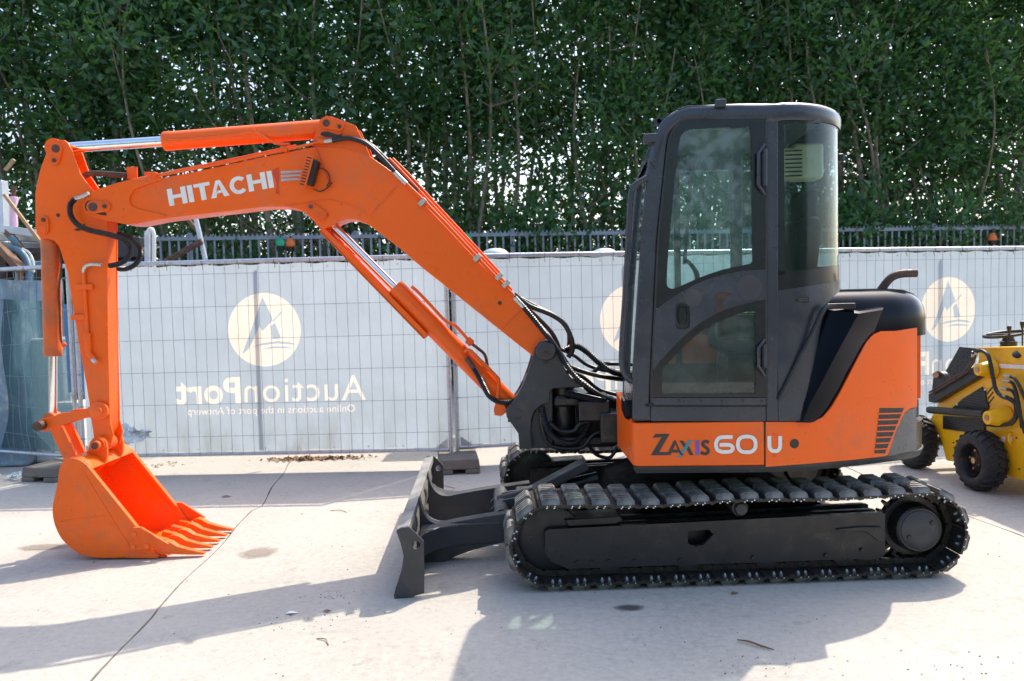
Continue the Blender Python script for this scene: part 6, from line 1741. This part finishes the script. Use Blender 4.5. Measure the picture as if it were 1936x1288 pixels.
lpart('axle', MB().cyl(LW(s_n, -.15, .232), LW(s_n, -.9, .232), 0.05, seg=16), 'rim')
lpart('axle', MB().cyl(LW(s_n + .86, -.15, .232), LW(s_n + .86, -.9, .232), 0.05, seg=16), 'rim')

# ================================================================== things stored behind the fences at the left
def loose(name, mb, mat, label, cat, base, bevel=0.0, group=None, **k):
    o = build(name, mb, M[mat], at=base, bevel=bevel, **k); return tag(o, label, cat, group)
YS = 8.9
def bar(a, b, w, h, Y0, Y1=None, roll=0.0):
    p = W(a[0], a[1], Y0); q = W(b[0], b[1], Y1 if Y1 else Y0)
    d = (q - p).normalized(); s = d.cross(Vector((0, 0, 1))).normalized() if abs(d.z) < .95 else Vector((0, 1, 0)); n = s.cross(d)
    return MB().box((p + q) / 2, ((q - p).length, w, h), Matrix((d, s, n)).transposed()), p
mb = MB().box(Vector((W(0, 350, YS).x - .03, YS, 1.48)), (0.17, 0.12, 2.96)); loose('steel_column', mb, 'light_steel', 'pale upright steel column at the left picture edge', 'column', (W(0, 350, YS).x, YS, 0), 0.006)
def ground_bar(a, b, w, h, Y0, Y1, mat, nm, label, cat):
    m_, p_ = bar(a, b, w, h, Y0, Y1); loose(nm, m_, mat, label, cat, (p_.x, p_.y, 0), 0.005)
ground_bar((-60, 424), (70, 442), .10, .075, 8.5, 8.6, 'light_steel', 'steel_beam', 'white steel beam on top of the scrap stack', 'beam')
ground_bar((-70, 446), (90, 452), .12, .07, 8.7, 8.75, 'galv', 'steel_beam', 'grey steel beam under the white one in the scrap stack', 'beam')
ground_bar((-70, 462), (95, 466), .14, .06, 8.8, 8.9, 'galv', 'steel_beam', 'lowest grey steel beam in the scrap stack', 'beam')
# rack that carries the stack
rk_ = MB()
for x in (-60, 20, 88):
    q = W(x, 476, 8.75); rk_.box((q.x, q.y, (q.z - .02) / 2), (0.07, 0.3, q.z - .02))
q0, q1 = W(-75, 474, 8.75), W(96, 478, 8.75)
rk_.box(((q0.x + q1.x) / 2, 8.75, q0.z - .03), (q1.x - q0.x, 0.34, 0.05))
loose('storage_rack', rk_, 'rust', 'rusty storage rack under the scrap stack by the left fence', 'rack', (q0.x, 8.75, 0))
ground_bar((8, 368), (78, 460), .05, .03, 8.42, 8.48, 'wood_light', 'wooden_stick', 'thin pale stick leaning across the scrap stack', 'stick')
ground_bar((10, 322), (27, 302), .04, .03, 8.7, 8.7, 'wood_light', 'wooden_stick', 'short pale stick end beside the steel column', 'stick')
ground_bar((-4, 462), (42, 512), .09, .07, 8.42, 8.3, 'wood', 'timber_plank', 'thick brown plank leaning down towards the film sheet', 'plank')
ground_bar((8, 432), (40, 470), .07, .05, 8.55, 8.5, 'wood', 'timber_plank', 'short brown plank crossing above the blue pipe', 'plank')
pu0, pu1 = W(27, 446, 8.62), W(24, 372, 8.62)
um = thing('umbrella', 'closed pale pink umbrella standing upright in the scrap stack', 'umbrella', (pu0.x, 8.62, 1.9))
build('canopy', MB().lathe(pu0, pu1 - pu0, [(0, .014), (.06, .03), (.12, .04), (.22, .036), (.30, .03), (.38, .055), (.40, .048), (.405, .015)], 12), M['pink'], parent=um)
build('handle', MB().cyl(pu1 + Vector((0, 0, -.03)), W(27, 352, 8.62), 0.022, seg=10), M['wood'], parent=um)
build('shaft', MB().cyl(pu0 + Vector((0, 0, -.5)), pu0 + Vector((0, 0, .05)), 0.012, seg=8), M['light_steel'], parent=um)
for i, (pts, r_, lab) in enumerate((([(-30, 480, 8.45), (20, 470, 8.45), (45, 484, 8.45), (55, 510, 8.4), (56, 540, 8.35)], .038, 'blue-grey curved pipe beside the brown plank'), ([(20, 448, 8.5), (32, 462, 8.5), (50, 490, 8.5), (70, 500, 8.5), (110, 492, 8.5)], .034, 'blue-grey bent pipe nearest the arm cylinder'))):
    P_ = cr([W(*q) for q in pts], 6)
    loose('bent_pipe', MB().tube(P_, r_, 14), 'blue_pipe', lab, 'pipe', (P_[0].x, P_[0].y, 0), group='bent pipes in the scrap stack')
P_ = cr([W(42, 470, 8.38), W(55, 478, 8.38), W(63, 495, 8.38), W(64, 515, 8.38)], 5)
loose('white_cable', MB().tube(P_, 0.012, 8), 'white', 'white cable loop hanging in front of the blue pipes', 'cable', (P_[0].x, 8.38, 0))
# stored goods seen through the film
for i, (x, y0, y1, Y, w_, mt, lab) in enumerate(((-10, 560, 876, 8.3, .55, 'blue_tarp', 'blue-grey wrapped crate behind the film at the left edge'), (58, 640, 872, 8.45, .42, 'light_steel', 'pale wrapped crate behind the film beside the bucket cylinder'))):
    q = W(x, y0, Y); mb = MB().box((q.x, Y + .2, q.z / 2), (w_, .5, q.z))
    loose('wrapped_crate', mb, mt, lab, 'crate', (q.x, Y, 0), 0.04)
# items behind the joint of the first two panels
q = W(141, 575, 8.6); qb = W(141, 742, 8.6)
mb = MB().box((q.x, 8.6, (q.z + qb.z) / 2), (0.22, 0.02, q.z - qb.z)).box((q.x, 8.62, q.z / 2), (0.03, 0.03, q.z))
loose('blue_sign', mb, 'blue_sheet', 'blue upright sign board seen between the two left fence posts', 'sign', (q.x, 8.6, 0))
mb = MB().box((q.x + .05, 8.4, 0.32), (0.30, 0.25, 0.64))
loose('white_box', mb, 'white', 'white box on the ground below the blue sign board', 'box', (q.x, 8.4, 0), 0.02)
# steel stand and poles behind the second panel
def poles(segs, name, mat, label, cat, Y):
    mb = MB(); first = None
    for a, b, r_ in segs:
        p, q = W(a[0], a[1], Y), W(b[0], b[1], Y); mb.tube([p, (p + q) / 2, q], r_, 8)
        first = first or p
    loose(name, mb, mat, label, cat, (first.x, Y, 0), kind=None)
poles([((279, 438), (279, 620), .035)], 'steel_tube', 'light_steel', 'upright pale blue steel tube beside the hose loop', 'tube', 9.6)
P_ = cr([W(276, 445, 9.5), W(283, 434, 9.5), W(290, 440, 9.5), W(291, 470, 9.5), W(291, 600, 9.5)], 5)
loose('white_strap', MB().tube(P_, 0.025, 8), 'white', 'white bent strap hanging beside the pale blue tube', 'strap', (P_[0].x, 9.5, 0))
poles([((370, 412), (388, 490), .03), ((388, 490), (396, 620), .03)], 'leaning_pole', 'light_steel', 'pale leaning pole above the fence under the boom', 'pole', 9.7)
poles([((318, 492), (382, 456), .035), ((318, 492), (280, 520), .035)], 'rusty_strut', 'rust', 'rusty grey strut slanting up to the leaning pole', 'strut', 9.65)
poles([((352, 412), (376, 440), .025), ((262, 470), (285, 480), .03)], 'branch_bar', 'wood', 'brown bar crossing the leaning pole under the boom', 'bar', 9.8)
mb = MB().box(W(240, 470, 10.2) + Vector((0, 0, 0)), (0.5, 0.4, 0.25)); qd = W(240, 470, 10.2)
mb.box((qd.x, 10.2, qd.z / 2 - .07), (0.42, 0.32, qd.z - .14))
loose('grey_cabinet', mb, 'dark', 'dark grey cabinet just behind the hose loop of the arm', 'cabinet', (qd.x, 10.2, 0), 0.02)
# coloured float lamps on the bar fence
for x, y, mt, lab in ((530, 459, 'green_lamp', 'green plastic float on the bar fence under the boom'), (549, 460, 'orange_lamp', 'orange plastic float next to the green one under the boom'), (884, 450, 'green_lamp', 'green plastic float beside the boom pipes'), (1876, 449, 'orange_lamp', 'orange plastic float on the bar fence at the right')):
    d = ray(x, y); k = None
    n = Vector((-math.sin(PALA), math.cos(PALA), 0)); k = ((PAL0[0] * n.x + PAL0[1] * n.y) - 0.10) / (d.x * n.x + d.y * n.y)
    c = CAMP + d * k
    t_ = thing('float', lab, 'float', (c.x, c.y, c.z - .1), 'plastic floats on the bar fence')
    build('bulb', MB().lathe(c + Vector((0, 0, -.075)), (0, 0, 1), [(0, .03), (.02, .075), (.07, .085), (.12, .06), (.15, .03), (.16, .008)], 16), M[mt], parent=t_)
    build('collar', MB().cyl(c + Vector((0, 0, -.13)), c + Vector((0, 0, -.07)), 0.06, 0.07, seg=14), M['black'], parent=t_)
    build('hook', MB().cyl(c + Vector((0, 0, .08)), c + Vector((0, 0.03, .14)), 0.01, seg=6), M['black'], parent=t_)
# grey domed lids of two containers showing over the fence
for x, Y, lab in ((936, 9.6, 'grey rounded lid of a bin left of the cab above the fence'), (1142, 9.9, 'grey rounded lid of a bin close to the cab front above the fence')):
    q = W(x, 470, Y)
    t_ = thing('waste_bin', lab, 'bin', (q.x, Y, 0), 'bins behind the fence')
    build('body', MB().loops([Vector((q.x + a * .17, Y + b * .17, 0.05)) for a, b in ((-1, -1), (1, -1), (1, 1), (-1, 1))], [Vector((q.x + a * .21, Y + b * .21, q.z - .10)) for a, b in ((-1, -1), (1, -1), (1, 1), (-1, 1))]), M['dark'], parent=t_, bevel=0.02)
    build('lid', MB().ball((q.x, Y, q.z - .075), 0.16, 18, 10, (1, 1, .5)), M['light_steel'], parent=t_)
# ================================================================== litter
def scatter_leaves(name, centre, sx, sy, n, label, seed, size=(0.02, 0.05), zs=0.004):
    rg = random.Random(seed); mb = MB()
    for i in range(n):
        x = rg.gauss(centre[0], sx); y = rg.gauss(centre[1], sy); a = rg.uniform(0, 6.28); L = rg.uniform(*size); h = rg.uniform(.002, zs * 4)
        c, s = math.cos(a), math.sin(a)
        pts = [(-L / 2, 0, .002), (0, L * .28, h), (L / 2, 0, .003 + h * .5), (0, -L * .28, .004)]
        mb.add([Vector((x + p[0] * c - p[1] * s, y + p[0] * s + p[1] * c, p[2] + .002)) for p in pts], [(0, 1, 2, 3)])
    o = build(name, mb, M['dry_leaf'], at=(centre[0], centre[1], 0), kind='stuff', recalc=False); return tag(o, label, 'leaves')
p = G(595, 868); scatter_leaves('leaf_litter', (p.x, p.y - .02), 0.22, 0.045, 420, 'heap of dry leaves at the foot of the banner fence', 1, (0.025, 0.06), .008)
p = G(300, 880); scatter_leaves('fallen_leaves', (p.x + .02, p.y), 0.10, 0.06, 26, 'few dry leaves on the ground right of the bucket top', 2)
scatter_leaves('ground_debris', (0.4, 5.3), 2.6, 1.4, 300, 'crumbs and leaf bits strewn over the concrete yard', 3, (0.004, 0.014), .001)
rg = random.Random(9); mb = MB()
for i in range(350):
    x, y = rg.uniform(-4.5, 5), rg.uniform(2.9, 7.8); r_ = rg.uniform(.0012, .0032) * (1.7 if rg.random() < .05 else 1)
    mb.box((x, y, r_ * .7), (r_ * 2, r_ * 1.6, r_ * 1.4), Matrix.Rotation(rg.uniform(0, 3), 3, 'Z'))
for cx, cy, n, s_ in ((W(1455, 1260, 3.45).x, 3.42, 30, .12), (-1.05, 4.05, 30, .14), (1.95, 3.3, 30, .2), (-1.0, 4.35, 24, .08)):
    for i in range(n):
        x, y = rg.gauss(cx, s_), rg.gauss(cy, s_ * .5); r_ = rg.uniform(.0012, .0032)
        mb.box((x, y, r_ * .7), (r_ * 2, r_ * 1.6, r_ * 1.4), Matrix.Rotation(rg.uniform(0, 3), 3, 'Z'))
o = build('grit', mb, M['grit'], at=(0, 5, 0), kind='stuff', recalc=False); tag(o, 'fine stone grit strewn over the concrete yard', 'grit')
a, b = G(1394, 1213), G(1463, 1231)
loose('twig', MB().tube(cr([a + Vector((0, 0, .008)), (a * 2 + b) / 3 + Vector((0, .006, .012)), (a + b * 2) / 3 + Vector((0, -.004, .01)), b + Vector((0, 0, .006))], 4), [.0025 + .0022 * math.sin(math.pi * i / 12) for i in range(13)], 7), 'wood', 'thin brown twig lying in the shade of the cab', 'twig', (a.x, a.y, 0))
def leaf1(px, py, L, ang, mat, label, name='dry_leaf', cat='leaf'):
    p = G(px, py); c, s = math.cos(ang), math.sin(ang); rows = []
    for i in range(7):
        f = i / 6; w_ = L * .26 * math.sin(math.pi * min(1, f * 1.05 + .02)) + .001
        rows.append([Vector((p.x + (f - .5) * L * c - g * w_ * s, p.y + (f - .5) * L * s + g * w_ * c, .006 + .25 * abs(g) * w_ + .02 * L * math.sin(f * 5))) for g in (-1, -.5, 0, .5, 1)])
    loose(name, MB().slab(rows, Vector((0, 0, -.0012))), mat, label, cat, (p.x, p.y, 0))
leaf1(428, 940, .075, .1, 'dry_leaf', 'dry brown leaf in the fence shadow right of the bucket')
leaf1(1389, 1123, .045, .4, 'dry_leaf', 'small dry leaf on the ground in front of the near track')
leaf1(619, 1157, .04, .2, 'wood', 'brown crumb of bark in the boom shadow', 'bark_crumb', 'bark')
leaf1(552, 1161, .06, .2, 'white', 'white paper scrap in the boom shadow', 'paper_scrap', 'paper')
for x, y, dx, dy, lab in ((610, 1215, 22, 12, 'forked twig on the sunlit concrete left of the boom shadow'), (640, 968, 30, 3, 'thin pale twig near the top of the blade'), (830, 920, 60, 8, 'thin pale straw between blade and far track')):
    a, b = G(x - dx / 2, y - dy / 2), G(x + dx / 2, y + dy / 2)
    loose('twig', MB().tube(cr([a + Vector((0, 0, .004)), (a + b) / 2 + Vector((.01, .02, .008)), b + Vector((0, 0, .004))], 4), .0028, 6), 'wood_light', lab, 'twig', (a.x, a.y, 0))
# crumpled plastic at the fence
def crumple(px, py, Y, sx, sz, mat, label, seed):
    q = W(px, py, Y); rg = random.Random(seed); rows = []
    for i in range(9):
        rows.append([Vector((q.x + (i / 8 - .5) * sx + rg.uniform(-.02, .02), Y + rg.uniform(-.05, .05), max(.01, q.z + (j / 6 - .5) * sz * (1 - .8 * i / 8) + rg.uniform(-.02, .02)))) for j in range(7)])
    loose('plastic_bag', MB().slab(rows, Vector((0, .004, 0))), mat, label, 'plastic bag', (q.x, Y, 0))
crumple(246, 822, 7.70, .36, .26, 'litter', 'crumpled pale blue plastic caught at the fence behind the bucket', 4)
p = G(35, 903, .02)
rg = random.Random(12); mb = MB()
for i in range(40):
    c = Vector((p.x + rg.gauss(0, .12), p.y + rg.gauss(0, .05), rg.uniform(.01, .05)))
    mb.add([c + Vector((rg.uniform(-.04, .04), rg.uniform(-.04, .04), rg.uniform(-.008, .02))) for _ in range(4)], [(0, 1, 2), (0, 2, 3)])
o = build('plastic_scraps', mb, M['litter'], at=(p.x, p.y, 0), kind='stuff', recalc=False); tag(o, 'torn pale blue plastic scraps under the left fence panel', 'plastic scraps')
